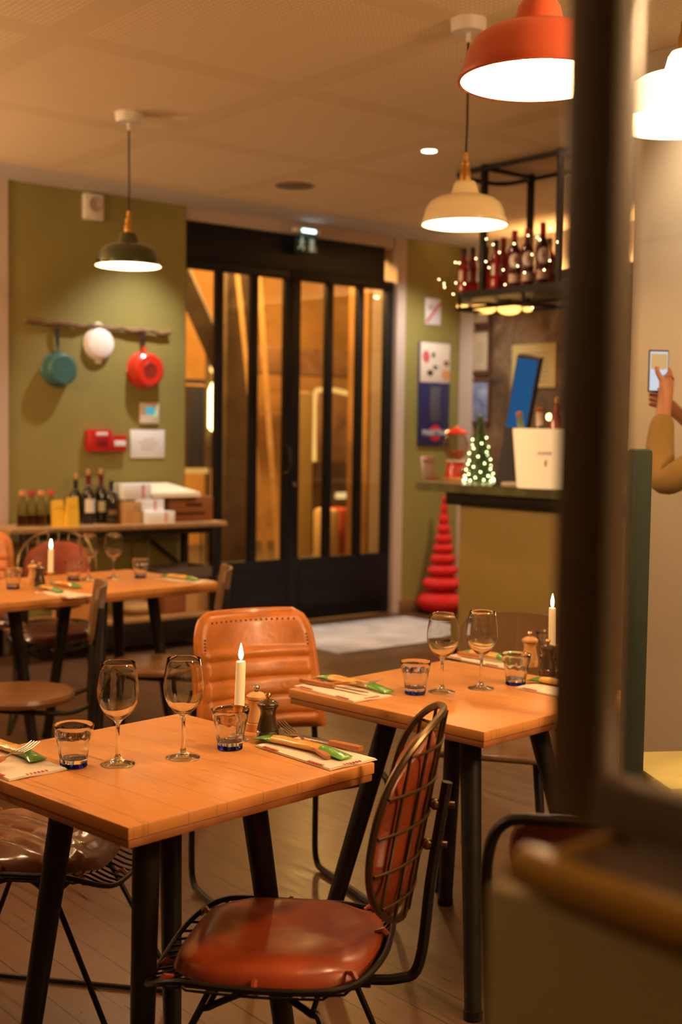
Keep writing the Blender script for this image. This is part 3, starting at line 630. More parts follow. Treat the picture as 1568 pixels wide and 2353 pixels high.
for i, (px, py, lab) in enumerate(((78, 1198, 'black capped clear bottle left in the back row'), (96, 1197, 'black capped clear bottle between its two twins'), (113, 1196, 'black capped clear bottle right in the back row'))):
    t = thing('oil_bottle', lab, 'bottle', put(px, py, ZC), ROOM, 'black capped bottles behind the syrup flasks')
    obj('flask', MB().lathe([(0.0, 0.0), (0.030, 0.0), (0.031, 0.01), (0.031, 0.14), (0.013, 0.19), (0.013, 0.225), (0.0105, 0.225), (0.0105, 0.188), (0.0285, 0.138), (0.0285, 0.012), (0.0, 0.01)], 16), SYR, t)
    obj('cap', MB().lathe([(0.016, 0.22), (0.017, 0.222), (0.017, 0.262), (0.0, 0.264)], 14), FBLK, t)
YPL = plain('yellow_card', (0.80, 0.50, 0.035), 0.55)
for px, py, H, tilt, lab in ((136, 1210, 0.17, -0.10, 'yellow pouch, left of two beside the wine bottles'), (164, 1211, 0.19, 0.12, 'yellow pouch, right of two in front of the wine bottles')):
    t = thing('yellow_pouch', lab, 'pouch', put(px, py, ZC), ROOM, 'yellow pouches on the sideboard')
    b = MB(); b.loft([[(-0.042+tilt*0.1*k, -0.03*(1-k*0.7), H*k), (0.042-0.012*k+tilt*0.1*k, -0.03*(1-k*0.7), H*(k+0.02*k)), (0.042-0.012*k+tilt*0.1*k, 0.03*(1-k*0.7), H*k), (-0.042+tilt*0.1*k, 0.03*(1-k*0.7), H*(k-0.05*k))] for k in (0, 0.3, 0.6, 0.85, 1.0)])
    obj('body', b, YPL, t); obj('fold', MB().box((0.0, -0.016, H*0.72), (0.05, 0.004, 0.006), 0.001), plain('yellow_shadow_card', (0.70, 0.42, 0.03), 0.6) if 'yellow_shadow_card' not in MATS else MATS['yellow_shadow_card'], t)
WCARD = plain('white_carton', (0.82, 0.87, 0.95), 0.7); PINKT = plain('pink_tape', (0.70, 0.33, 0.30), 0.7); KRAFT = plain('kraft_carton', (0.50, 0.29, 0.12), 0.8, var=0.08)
def carton(label, pa, pb, z, dep, mat, tape=None, group='cartons on the sideboard', v=7.33, name='carton'):
    a, b = on_v(*pa, v), on_v(*pb, v); w, h = b.x-a.x, a.z-b.z
    t = thing(name, label, 'box', rw((a.x+b.x)/2, v+dep/2, z), ROOM, group)
    obj('body', MB().box((0, 0, h/2), (w, dep, h), 0.002), mat, t)
    if tape is not None: obj('tape', MB().box((tape*w, -dep/2-0.0005, h/2), (0.022, 0.002, h*0.9)), PINKT, t)
    return t, h
t, h0 = carton('lowest white carton with pink tape on the sideboard', (338, 1180), (402, 1205), ZC, 0.15, WCARD, 0.18, v=7.29)
z1 = ZC+h0
t, hk = carton('kraft carton beside the wine bottles under the white ones', (286, 1153), (326, 1204), ZC, 0.13, KRAFT, None)
t, h1 = carton('middle white carton with pink tape in the stack', (312, 1154), (377, 1180), z1+0.001, 0.13, WCARD, 0.18)
t, h2 = carton('top left white carton resting on the kraft one', (284, 1118), (348, 1152), max(ZC+hk, z1+h1+0.001)+0.001, 0.13, WCARD, 0.2)
ub = thing('drawer_box', 'brown wooden drawer box with dark slots on the sideboard', 'box', None or rw(on_v(437, 1190, 7.34).x, 7.52, ZC), ROOM)
wq = on_v(496, 1190, 7.34).x-on_v(378, 1190, 7.34).x
obj('case', MB().box((0.03, 0, 0.085), (wq-0.06, 0.30, 0.17), 0.004), plain('red_brown_wood', (0.22, 0.075, 0.022), 0.5, var=0.2, scale=14, stretch=(0.3, 1, 1)), ub)
obj('slot', MB().box((0.05, -0.151, 0.115), (0.13, 0.004, 0.018), 0.001), IRON, ub); obj('slot', MB().box((0.02, -0.151, 0.055), (0.24, 0.004, 0.014), 0.001), IRON, ub)
c_ = on_v(405, 1130, 7.34)
pb_ = thing('paper_tray', 'pale lidded paper tray on top of the drawer box', 'tray', rw(c_.x, 7.50, ZC+0.171), ROOM)
b = MB(); b.loft([[(-0.19, -0.17, 0.0), (0.19, -0.17, 0.0), (0.16, 0.16, 0.0), (-0.20, 0.16, 0.0)], [(-0.19, -0.17, 0.03), (0.19, -0.17, 0.03), (0.13, 0.17, 0.085), (-0.21, 0.17, 0.085)]]); obj('tray', b, plain('cream_carton', (0.86, 0.78, 0.60), 0.75), pb_)
# under the sideboard
LS = 0.231
carton('tan carton under the right end of the sideboard', (428, 1352), (500, 1425), LS, 0.25, plain('tan_carton', (0.52, 0.30, 0.13), 0.8), None, 'boxes under the sideboard')
carton('red-brown crate under the sideboard beside the tan carton', (378, 1368), (424, 1432), LS, 0.22, plain('brown_crate', (0.24, 0.085, 0.03), 0.7), None, 'boxes under the sideboard')
carton('orange carton under the left of the sideboard', (155, 1392), (215, 1445), LS, 0.22, plain('orange_carton', (0.55, 0.26, 0.08), 0.8), None, 'boxes under the sideboard')
p = on_v(330, 1440, 7.38)
tag(obj('linen_bundle', MB().ball((0, 0, 0.05), (0.14, 0.12, 0.050), 20), plain('pale_linen', (0.60, 0.44, 0.24), 0.9, var=0.1, bump=0.3, bscale=14), None, rw(p.x, 7.46, LS-0.004), ROOM), 'pale folded linen bundle on the lower sideboard shelf', 'linen')
p = on_v(420, 1320, 7.30); ws = thing('wire_basket', 'grey wire basket hung under the sideboard at right', 'basket', rw(p.x, 7.40, ZC-0.035), ROOM)
GREYM = plain('grey_wire', (0.16, 0.13, 0.11), 0.5, 0.5)
obj('basket', MB().span((-0.22, -0.14, -0.35), (0.22, 0.16, -0.335)).span((-0.22, -0.14, -0.35), (0.22, -0.132, -0.27)).span((-0.22, 0.152, -0.35), (0.22, 0.16, -0.27)).span((-0.22, -0.14, -0.35), (-0.212, 0.16, -0.27)).span((0.212, -0.14, -0.35), (0.22, 0.16, -0.27)), GREYM, ws)
for sx in (-0.21, 0.21): obj('hanger', MB().tube([(sx, 0, -0.27), (sx, 0, 0)], 0.006, 6), GREYM, ws)

# ------------------------------------------------------------------ doormat
r_ = [at_z(px, py, 0.0) for px, py in ((722, 1450), (912, 1416), (1000, 1436), (1000, 1470), (792, 1507), (735, 1497))]
cx_ = sum((p.x for p in r_), 0)/6; cy_ = sum((p.y for p in r_), 0)/6
pts = [uvz(p) for p in r_]
lo_u, hi_u, lo_v, hi_v = 5.28, 6.80, 6.45, 7.48
tag(obj('doormat', MB().span((lo_u, lo_v, 0.0), (hi_u, hi_v, 0.012), 0.004), plain('grey_white_mat', (0.44, 0.46, 0.54), 0.9, var=0.2, scale=4, bump=0.4, bscale=90), None, (0, 0, 0), ROOM), 'pale grey doormat on the floor in front of the door', 'doormat')

# ------------------------------------------------------------------ paper tree on the floor
p = at_z(1005, 1406, 0.0); q = uvz(p)
pt = thing('paper_tree', 'tall red honeycomb paper tree beside the bar', 'tree', rw(q.x, q.y-0.06, 0), ROOM)
RPAP = plain('red_tissue', (0.62, 0.012, 0.012), 0.7)
tiers = [(0.0, 0.205, 0.19), (0.18, 0.165, 0.13), (0.30, 0.125, 0.11), (0.40, 0.105, 0.10), (0.49, 0.085, 0.09), (0.57, 0.070, 0.09), (0.65, 0.055, 0.09), (0.73, 0.042, 0.09), (0.81, 0.030, 0.10), (0.90, 0.020, 0.07)]
for z, R, h in tiers:
    prof = [(0.02, 0.0)]+[(R*(0.62+0.38*math.sin(PI*k/8)), h*k/8) for k in range(1, 8)]+[(0.015, h)]
    obj('tier', MB().lathe(prof, 64, (0, 0, z), lambda a, zz: 1+0.035*math.cos(32*a)), RPAP, pt, sharp=25)
obj('bauble', MB().ball((-0.02, -0.05, 0.95), 0.018, 12), plain('gold_bauble', (0.8, 0.45, 0.15), 0.25, 0.8), pt)

# ------------------------------------------------------------------ tables
def table(label, x, y, S, rot, r_top=0.20, r_bot=0.30, H=0.755, chamfer=0.0):
    t = thing('dining_table', label, 'table', (x, y, 0), rot, 'square dining tables')
    b = MB(); b.box((0, 0, H-0.0125), (S, S, 0.025), 0.003); obj('tabletop', b, TABLE, t)
    b = MB(); b.box((0, 0, H-0.0335), (S-0.006, S-0.006, 0.017), 0.004); obj('under_board', b, plain('under_board_wood', (0.32, 0.115, 0.028), 0.5, var=0.2, scale=12, stretch=(1, 0.1, 1)) if 'under_board_wood' not in MATS else MATS['under_board_wood'], t)
    obj('apron', MB().box((0, 0, H-0.055), (S*0.56, S*0.56, 0.026), 0.004), GUN, t)
    for k in range(4):
        a = PI/4+k*PI/2; ca_, sa = math.cos(a), math.sin(a)
        obj('leg', MB().tube([(r_top*ca_, r_top*sa, H-0.06), (r_bot*ca_, r_bot*sa, 0.0)], [0.029, 0.022], 16), GUN, t)
        obj('foot_cap', MB().tube([(r_bot*ca_, r_bot*sa, 0.0), ((r_bot-0.003)*ca_, (r_bot-0.003)*sa, 0.022)], 0.025, 16), IRON, t)
    return t
T1 = (-0.385, 2.69, 0.755); T2 = (0.348, 3.485, 0.755)
table('square wooden dining table nearest the camera with two wine glasses', T1[0], T1[1], 0.66, math.radians(46.4))
table('square wooden dining table in front of the bar, right of the orange chair', T2[0], T2[1], 0.69, math.radians(45.5), 0.20, 0.39)
table('square wooden dining table below the sideboard, right of its pair', -1.09, 5.945, 0.735, math.radians(45.0))
table('square wooden dining table at the far left edge joined to another', -1.09-0.522, 5.945-0.522, 0.735, math.radians(45.0))

# ------------------------------------------------------------------ glassware and table things
def wine_glass(label, p, s=1.0, group='wine glasses on the tables'):
    t = thing('wine_glass', label, 'glass', p, 0, group)
    out = [(0.0, 0.0), (0.0355, 0.0), (0.037, 0.0012), (0.036, 0.0028), (0.020, 0.0062), (0.009, 0.012), (0.0048, 0.022), (0.0040, 0.045), (0.0040, 0.075), (0.0052, 0.088), (0.010, 0.0955), (0.021, 0.104), (0.032, 0.115), (0.0405, 0.130), (0.0440, 0.146), (0.0445, 0.160), (0.0425, 0.180), (0.0390, 0.202), (0.0365, 0.2185)]
    inn = [(0.0359, 0.2195), (0.0354, 0.2185), (0.0379, 0.202), (0.0414, 0.180), (0.0433, 0.160), (0.0428, 0.146), (0.0393, 0.131), (0.0305, 0.1165), (0.0195, 0.1062), (0.009, 0.1005), (0.0, 0.0990)]
    obj('bowl_and_stem', MB().lathe([(r*s, z*s) for r, z in out+inn], 40), CLEAR, t, sharp=80)
    return t
def tumbler(label, p, group='tumblers on the tables'):
    t = thing('tumbler', label, 'glass', p, 0.2, group)
    def fl(a, z): return 1.0-(0.060*abs(math.cos(4.5*a))**1.3 if 0.01 < z < 0.068 else 0.0)
    obj('base', MB().lathe([(0.0, 0.0), (0.0265, 0.0), (0.0285, 0.002), (0.0292, 0.0105), (0.0, 0.0105)], 54, fl=fl), BLUEG, t, sharp=60)
    out = [(0.0, 0.0107), (0.0293, 0.0107), (0.0305, 0.022), (0.0325, 0.035), (0.0348, 0.048), (0.0372, 0.060), (0.0392, 0.066), (0.0398, 0.070), (0.0410, 0.080), (0.0430, 0.0885), (0.0430, 0.0900)]
    inn = [(0.0418, 0.0905), (0.0408, 0.0890), (0.0388, 0.080), (0.0370, 0.068), (0.0345, 0.055), (0.0318, 0.040), (0.0288, 0.024), (0.0265, 0.018), (0.0, 0.016)]
    obj('body', MB().lathe(out+inn, 54, fl=lambda a, z: fl(a, z)), TUMBG, t, sharp=60)
    return t
def candle(label, hl, p, lean=(0, 0), H=0.115):
    h = thing('candle_holder', hl, 'candle holder', p, 0, 'candle holders on the tables')
    obj('foot', MB().lathe([(0.0, 0.0), (0.026, 0.0), (0.027, 0.003), (0.020, 0.007), (0.008, 0.011), (0.006, 0.02), (0.0055, 0.055), (0.008, 0.062), (0.0, 0.063)], 24), CHROME, h)
    obj('cup', MB().lathe([(0.0, 0.062), (0.013, 0.064), (0.0145, 0.075), (0.0225, 0.079), (0.0228, 0.081), (0.0135, 0.080), (0.0128, 0.069), (0.0, 0.068)], 24), BRASS, h)
    c = thing('candle', label, 'candle', (p[0], p[1], p[2]+0.0685), 0, 'lit candles on the tables')
    lx, ly = lean
    obj('wax', MB().tube([(0, 0, 0), (lx*0.5, ly*0.5, H*0.5), (lx, ly, H-0.002), (lx, ly, H)], [0.0118, 0.0116, 0.0112, 0.0098], 20), WAX, c)
    obj('wick', MB().tube([(lx, ly, H), (lx, ly, H+0.008)], 0.0009, 6), WICK, c)
    f = MB(); f.lathe([(0.0, 0.004), (0.0036, 0.008), (0.0058, 0.016), (0.0055, 0.023), (0.0032, 0.034), (0.0012, 0.042), (0.0, 0.045)], 16, (lx, ly, H-0.002)); obj('flame', f, FLAME, c)
    return c
def mill(label, p, pale):
    t = thing('salt_mill' if pale else 'pepper_mill', label, 'mill', p, 0, 'table mills')
    W_ = PALEW if pale else DARKW
    obj('body', MB().lathe([(0.0, 0.0), (0.0255, 0.0), (0.0262, 0.004), (0.0262, 0.018), (0.0245, 0.020), (0.0258, 0.023), (0.0235, 0.032), (0.0190, 0.050), (0.0175, 0.060), (0.0195, 0.070), (0.0215, 0.074), (0.0, 0.075)], 32), W_, t)
    obj('head', MB().lathe([(0.0, 0.0755), (0.0235, 0.0755), (0.0250, 0.079), (0.0245, 0.083), (0.0180, 0.089), (0.0100, 0.092), (0.0, 0.093)], 32), W_, t)
    obj('knob', MB().lathe([(0.0, 0.093), (0.0048, 0.093), (0.0045, 0.098), (0.0070, 0.100), (0.0078, 0.104), (0.0060, 0.108), (0.0, 0.109)], 20), CHROME if pale else BRASS, t)
    return t
TZ = 0.7552
wine_glass('wine glass beside the left tumbler on the near table', (-0.469, 2.655, TZ))
wine_glass('wine glass near the lit candle on the near table', (-0.337, 2.717, TZ))
tumbler('blue-footed tumbler at the left of the near table', (-0.558, 2.632, TZ))
tumbler('blue-footed tumbler in front of the candle on the near table', (-0.242, 2.802, TZ))
candle('lit ivory candle in front of the orange leather chair', 'small candle holder behind the near table tumbler', (-0.229, 2.885, TZ), (0.003, 0))
mill('pale beech mill behind the dark mill on the near table', (-0.196, 2.985, TZ), True)
mill('dark walnut mill beside the candle on the near table', (-0.163, 2.90, TZ), False)
wine_glass('wine glass beside the tumbler in front of the doormat', (0.287, 3.465, TZ))
wine_glass('wine glass in front of the brown chair on the right table', (0.402, 3.522, TZ))
tumbler('tumbler behind the wire chair back on the right table', (0.211, 3.434, TZ))
tumbler('tumbler in front of the mills on the right table', (0.508, 3.585, TZ))
tumbler('tumbler partly hidden behind the right table candle', (0.672, 4.00, TZ))
candle('lit ivory candle beside the dark window post', 'brown candle holder behind the right table mills', (0.648, 3.80, TZ), (-0.002, 0), 0.125)
mill('pale beech mill on the right table', (0.592, 3.88, TZ), True)
mill('dark walnut mill in front of the right table candle', (0.624, 3.735, TZ), False)
wine_glass('left wine glass in front of the red chair back', (-1.201, 6.0, TZ))
wine_glass('right wine glass on the back table by the sideboard', (-1.092, 6.05, TZ))
tumbler('tumbler at the left edge on the back table', (-1.459, 5.60, TZ))
tumbler('tumbler between candle and wine glasses on the back table', (-1.262, 5.94, TZ))
tumbler('tumbler standing alone right on the back table', (-0.969, 6.09, TZ))
candle('lit ivory candle on the back table', 'slim candle holder on the back table', (-1.285, 5.57, TZ), (0.002, 0), 0.115)
mill('pale beech mill on the back table', (-1.415, 5.78, TZ), True)
mill('dark walnut mill on the back table', (-1.365, 5.70, TZ), False)

def napkin(label, c, yaw, L_=0.262, W_=0.135, z=TZ):
    t = thing('napkin', label, 'napkin', (c[0], c[1], z), yaw, 'paper napkins at the places')
    rr = random.Random(int(c[0]*1000)+int(c[1]*977))
    ph = rr.random()*6
    def sh(o):
        return lambda a, b: ((a-0.5)*L_*(1-o*0.02), (b-0.5)*W_*(1-o*0.03), 0.0012+o*0.0022+0.0012*math.sin(a*7+ph)*b+0.0008*math.sin(b*9+ph))
    m0 = MB(); m0.shell(sh(0), 16, 8, 0.0016); obj('sheet', m0, NAPK, t)
    m1 = MB(); m1.shell(sh(1), 16, 8, 0.0016); obj('folded_sheet', m1, NAPK, t)
    for ex, n0 in ((-0.30, 7), (0.30, 7)):
        s_ = MB()
        for k in range(n0): s_.box((ex*L_+(k-3)*0.0075, -W_*0.475, 0.0058), (0.0035, 0.008, 0.0012))
        obj('red_print', s_, REDINK, t)
    s_ = MB()
    for k in range(6): s_.box((L_*0.475, (k-2.5)*0.009, 0.0058), (0.008, 0.0035, 0.0012))
    obj('red_print', s_, REDINK, t)
    return t
def packet(label, a, b, z=TZ+0.007):
    a, b = Vector((a[0], a[1], 0)), Vector((b[0], b[1], 0)); d = b-a; L_ = d.length
    t = thing('breadstick_packet', label, 'packet', (a.x, a.y, z), math.atan2(d.y, d.x), 'breadstick packets at the places')
    def sect(x, w, h): return [(x, w*math.cos(q), h+h*math.sin(q)) for q in [2*PI*i/14 for i in range(14)]]
    obj('film', MB().loft([sect(L_*k, w, h) for k, w, h in ((0.20, 0.017, 0.0085), (0.30, 0.016, 0.0095), (0.45, 0.017, 0.0090), (0.60, 0.0165, 0.0098), (0.74, 0.017, 0.0090))]), FOILY, t)
    for ks in (((0.20, 0.0172, 0.0086), (0.10, 0.018, 0.0066), (0.04, 0.021, 0.0040), (0.0, 0.022, 0.0016)), ((0.74, 0.0172, 0.0091), (0.85, 0.018, 0.0072), (0.95, 0.021, 0.0040), (1.0, 0.022, 0.0016))):
        obj('green_end', MB().loft([sect(L_*k, w, h) for k, w, h in ks]), FOILG, t)
    return t
def knife(label, hilt, tip, z=TZ+0.010, dz=0.0):
    a, b = Vector((*hilt, 0)), Vector((*tip, 0)); d = b-a; L_ = d.length
    t = thing('table_knife', label, 'knife', (a.x, a.y, z), math.atan2(d.y, d.x), 'table knives at the places')
    hL = L_*0.50
    obj('handle', MB().loft([[(x, w*sy, hh+dzz) for sy, dzz in ((-1, -0.005), (1, -0.005), (1, 0.005), (-1, 0.005))] for x, w, hh in ((0, 0.008, 0.007), (0.01, 0.0095, 0.007), (hL*0.6, 0.009, 0.007), (hL, 0.007, 0.007))]), CUTH, t, sharp=50)
    obj('blade', MB().loft([[(x, y0, 0.0065), (x, y1, 0.0065), (x, y1, 0.008), (x, y0, 0.008)] for x, y0, y1 in ((hL, -0.005, 0.005), (hL+0.02, -0.009, 0.006), (L_*0.9, -0.009, 0.006), (L_, -0.002, 0.004))]), CHROME, t)
    return t
def fork(label, hilt, tip, z0, z1):
    a, b = Vector((hilt[0], hilt[1], z0)), Vector((tip[0], tip[1], z1)); d = b-a; L_ = d.length
    t = thing('table_fork', label, 'fork', a, 0, 'table forks at the places')
    t.rotation_euler = d.to_track_quat('X', 'Z').to_euler()
    obj('handle', MB().loft([[(x, w*sy, dzz) for sy, dzz in ((-1, -0.0035), (1, -0.0035), (1, 0.0035), (-1, 0.0035))] for x, w in ((0, 0.006), (0.01, 0.008), (L_*0.35, 0.0075), (L_*0.45, 0.005))]), CUTH, t, sharp=50)
    s_ = MB(); s_.loft([[(x, w*sy, zz+q) for sy, q in ((-1, -0.001), (1, -0.001), (1, 0.001), (-1, 0.001))] for x, w, zz in ((L_*0.45, 0.0035, 0), (L_*0.58, 0.003, 0.002), (L_*0.64, 0.011, 0.0), (L_*0.71, 0.0130, -0.003))])
    for k in range(4):
        y = (k-1.5)*0.0076
        s_.tube([(L_*0.70, y, -0.003), (L_*0.86, y, -0.002), (L_, y, 0.004)], [0.0022, 0.0019, 0.0011], 6)
    obj('head', s_, CHROME, t)
    return t
NA = math.atan2(-0.199, 0.173)
napkin('cream napkin on the right corner of the near table', (-0.050, 2.767), NA)
packet('breadstick packet in front of the dark mill on the near table', (-0.185, 2.872), (0.020, 2.700))
knife('wooden-handled knife across the right napkin of the near table', (0.052, 2.765), (-0.085, 2.875), TZ+0.006)
fork('fork raised on the breadstick packet of the near table', (-0.020, 2.690), (-0.138, 2.925), TZ+0.012, TZ+0.034)
napkin('cream napkin at the left edge of the near table', (-0.705, 2.650), NA+0.05)
packet('breadstick packet at the left edge of the near table', (-0.80, 2.80), (-0.636, 2.645))
fork('fork lying on the left packet of the near table', (-0.738, 2.545), (-0.655, 2.700), TZ+0.012, TZ+0.032)
tag(obj('amber_sweet', MB().box((0, 0, 0.006), (0.05, 0.022, 0.012), 0.004), plain('amber_film', (0.16, 0.075, 0.02), 0.3), None, (-0.765, 2.635, TZ+0.006), 0.5), 'small amber wrapper at the left napkin', 'wrapper')
napkin('cream napkin on the left corner of the right table', (0.010, 3.448), NA-0.02)
packet('breadstick packet on the left corner of the right table', (-0.060, 3.610), (0.140, 3.410))
knife('wooden-handled knife on the left corner of the right table', (-0.105, 3.540), (0.080, 3.375), TZ+0.006)
fork('fork lying across the left napkin of the right table', (-0.04, 3.50), (0.118, 3.455), TZ+0.010, TZ+0.030)
napkin('cream napkin at the back of the right table before the brown chair', (0.470, 3.965), NA)
packet('breadstick packet at the back of the right table', (0.40, 4.06), (0.545, 3.92))
knife('wooden-handled knife at the back of the right table', (0.385, 4.02), (0.52, 3.90), TZ+0.006)
napkin('cream napkin on the right table beside the dark post', (0.635, 3.475), NA)
packet('breadstick packet on the right table beside the dark post', (0.555, 3.615), (0.705, 3.465))
fork('fork with tines up in front of the right table pepper mill', (0.715, 3.52), (0.648, 3.64), TZ+0.012, TZ+0.045)
napkin('cream napkin at the front of the back table', (-1.19, 5.43), -0.75)
packet('breadstick packet under the back table candle', (-1.345, 5.60), (-1.215, 5.45))
napkin('cream napkin at the right end of the back table', (-0.74, 6.0), -0.6)
packet('breadstick packet at the right end of the back table', (-0.86, 6.10), (-0.68, 5.96))
packet('breadstick packet behind the back table candle', (-1.31, 5.75), (-1.17, 5.62))

# ------------------------------------------------------------------ chairs
def superell(a, ex=3.0): 
    c_, s_ = math.cos(a), math.sin(a)
    return (abs(c_)**(2/ex)*(1 if c_ >= 0 else -1), abs(s_)**(2/ex)*(1 if s_ >= 0 else -1))
def cushion(rx, ry, th, zf, ex=3.2, dome=0.5, chan=None, n=48, rg=12, pucker=0.0):
    """a padded seat: superellipse outline, domed top, soft edge; zf(x, y) bends it"""
    b = MB(); top = []; 
    def pt(q, k, s):
        x, y = superell(2*PI*q/n, ex); x *= rx*k; y *= ry*k
        e = (1-k**4)**0.5 if k < 1 else 0.0
        z = s*th*e*(0.75 if s > 0 else 0.4)
        if s > 0 and chan: z += chan(x, y)*min(1, e*1.6)
        if pucker: z += pucker*math.sin(q*9*2*PI/n)*k**6
        return (x, y, zf(x, y)+z)
    ks = [0.04]+[i/rg for i in range(1, rg)]+[0.97, 1.0]
    rings = [[pt(q, k, 1) for q in range(n)] for k in ks]+[[pt(q, k, -1) for q in range(n)] for k in (0.95, 0.8, 0.5, 0.04)]
    return b.loft(rings)
def wire_chair(label, loc, face, pad, group='wire chairs with leather pads', chan=None, seat_mat=None):
    t = thing('wire_chair', label, 'chair', (loc[0], loc[1], 0), face, group)
    SZ = 0.425
    def zf(x, y):        # bucket of the seat: dips in the middle, front edge turns down, sides rise
        return SZ-0.012*math.cos(min(1, abs(x)/0.22)*PI/2)+0.020*(abs(y)/0.21)**2-(0.055*((x-0.12)/0.12)**2 if x > 0.12 else 0)+(0.035*((-x-0.15)/0.08)**2 if x < -0.15 else 0)
    RX, RY = 0.235, 0.225
    rim = []
    for q in range(64):
        x, y = superell(2*PI*q/64, 3.4); rim.append((x*RX, y*RY, zf(x*RX, y*RY)+0.012))
    fr_ = MB(); fr_.tube(rim, 0.0062, 8, True)
    obj('seat_rim', fr_, IRON, t)
    w_ = MB()
    for k in range(17):
        y = (k-8)*0.0262
        xm = RX*(1-(abs(y)/RY)**3.4)**(1/3.4)
        w_.tube([(x, y, zf(x, y)+(0.012 if abs(x) > 0.97*xm else -0.004)) for x in [-xm+2*xm*i/14 for i in range(15)]], 0.0028, 6)
    for k in range(3):
        x = (k-1)*0.088
        ym = RY*(1-(abs(x)/RX)**3.4)**(1/3.4)
        w_.tube([(x, y, zf(x, y)+(0.012 if abs(y) > 0.97*ym else -0.008)) for y in [-ym+2*ym*i/12 for i in range(13)]], 0.0028, 6)
    obj('seat_wires', w_, IRON, t)
    cu = cushion(0.205, 0.205, 0.066, lambda x, y: zf(x-0.02, y)+0.000, 2.7, chan=chan, pucker=0.002)
    obj('seat_pad', cu.xf(Matrix.Translation((-0.015, 0, 0.012))), seat_mat or pad, t)
    for q in range(0, 64, 8):
        ti = MB(); x, y, z = rim[q]; ti.tube([(x, y, z-0.006), (x*0.93, y*0.93, z+0.010), (x*0.86, y*0.86, z+0.006)], [0.006, 0.007, 0.003], 6)
        obj('pad_tie', ti, pad, t)
    # sled legs on either side
    for s in (-1, 1):
        l = MB(); l.tube(cr([(0.02, s*0.10, SZ-0.03), (0.10, s*0.15, SZ-0.05), (0.125, s*0.165, SZ-0.075), (0.282, s*0.205, 0.03), (0.278, s*0.205, 0.010), (0.25, s*0.205, 0.008), (-0.22, s*0.205, 0.008), (-0.25, s*0.205, 0.010), (-0.255, s*0.205, 0.03), (-0.125, s*0.165, SZ-0.075), (-0.10, s*0.15, SZ-0.05), (-0.02, s*0.10, SZ-0.03)], 4), 0.0068, 8)
        obj('sled_leg', l, IRON, t)
    obj('seat_bracket', MB().span((-0.20, -0.045, SZ-0.038), (0.10, 0.045, SZ-0.030)).tube([(-0.10, -0.15, SZ-0.05), (-0.10, 0.15, SZ-0.05)], 0.006, 6).tube([(0.10, -0.15, SZ-0.05), (0.10, 0.15, SZ-0.05)], 0.006, 6), IRON, t)
    # backrest
    BZ, BH, BW = 0.732, 0.200, 0.200
    def bx(y, z): return -0.262-0.17*(z-0.53)+0.082*(abs(y)/BW)**2
    lp = []
    for q in range(64):
        yy, zz = superell(2*PI*q/64, 2.5); lp.append((bx(yy*BW, BZ+zz*BH), yy*BW, BZ+zz*BH))
    obj('back_rim', MB().tube(lp, 0.0075, 8, True), BRASSW, t)
    w_ = MB()
    for k in range(7):
        y = (k-3)*0.052; zm = BH*(1-(abs(y)/BW)**2.5)**0.4
        w_.tube([(bx(y, BZ+z)-0.006, y, BZ+z) for z in [-zm+2*zm*i/12 for i in range(13)]], 0.0036, 6)
    for k in range(5):
        z = (k-2)*0.072; ym = BW*(1-(abs(z)/BH)**2.5)**0.4
        w_.tube([(bx(y, BZ+z)-0.010, y, BZ+z) for y in [-ym+2*ym*i/12 for i in range(13)]], 0.0032, 6)
    obj('back_wires', w_, BRASSW, t)
    bp = cushion(0.170, 0.175, 0.040, lambda x, y: 0.0, 2.6, n=40, pucker=0.002)
    for v in bp.bm.verts:
        x, y, z = v.co; Z_ = BZ-0.02+x; v.co = (bx(y, Z_)+0.012+z, y, Z_)
    obj('back_pad', bp, pad if pad is not BROLEA else REDLEA, t)
    su = MB(); su.tube(cr([(0.0, 0, SZ-0.035), (-0.16, 0, SZ-0.04), (-0.25, 0, SZ-0.035), (-0.292, 0, SZ+0.00), (-0.312, 0, 0.60), (-0.340, 0, 0.79)], 5), 0.011, 8)
    obj('back_support', su, GUN, t)
    for z in (0.665, 0.745):
        bo = MB(); bo.tube([(bx(0, z)-0.012, 0, z), (-0.32-0.16*(z-0.6)-0.012, 0, z)], 0.007, 8); bo.ball((bx(0, z)-0.018, 0, z), 0.012, 8)
        obj('back_bolt', bo, BRASSW, t)
    return t
def channels(x, y): return 0.017*(1-(1-abs(math.sin((y*0.9+x*0.45+2.0*x*x)*40)))**2)-0.009
wire_chair('wire chair seen from behind between the two tables, red-brown pad', (-0.122, 2.47), math.radians(173), REDLEA)
wire_chair('wire chair tucked under the near table at lower left, crumpled pad', (-0.735, 3.055), math.radians(-10), BROLEA, chan=channels)
wire_chair('wire chair with rust-red pad behind the back table', (-1.43, 6.30), math.radians(-80), RUST, seat_mat=DKLEA)

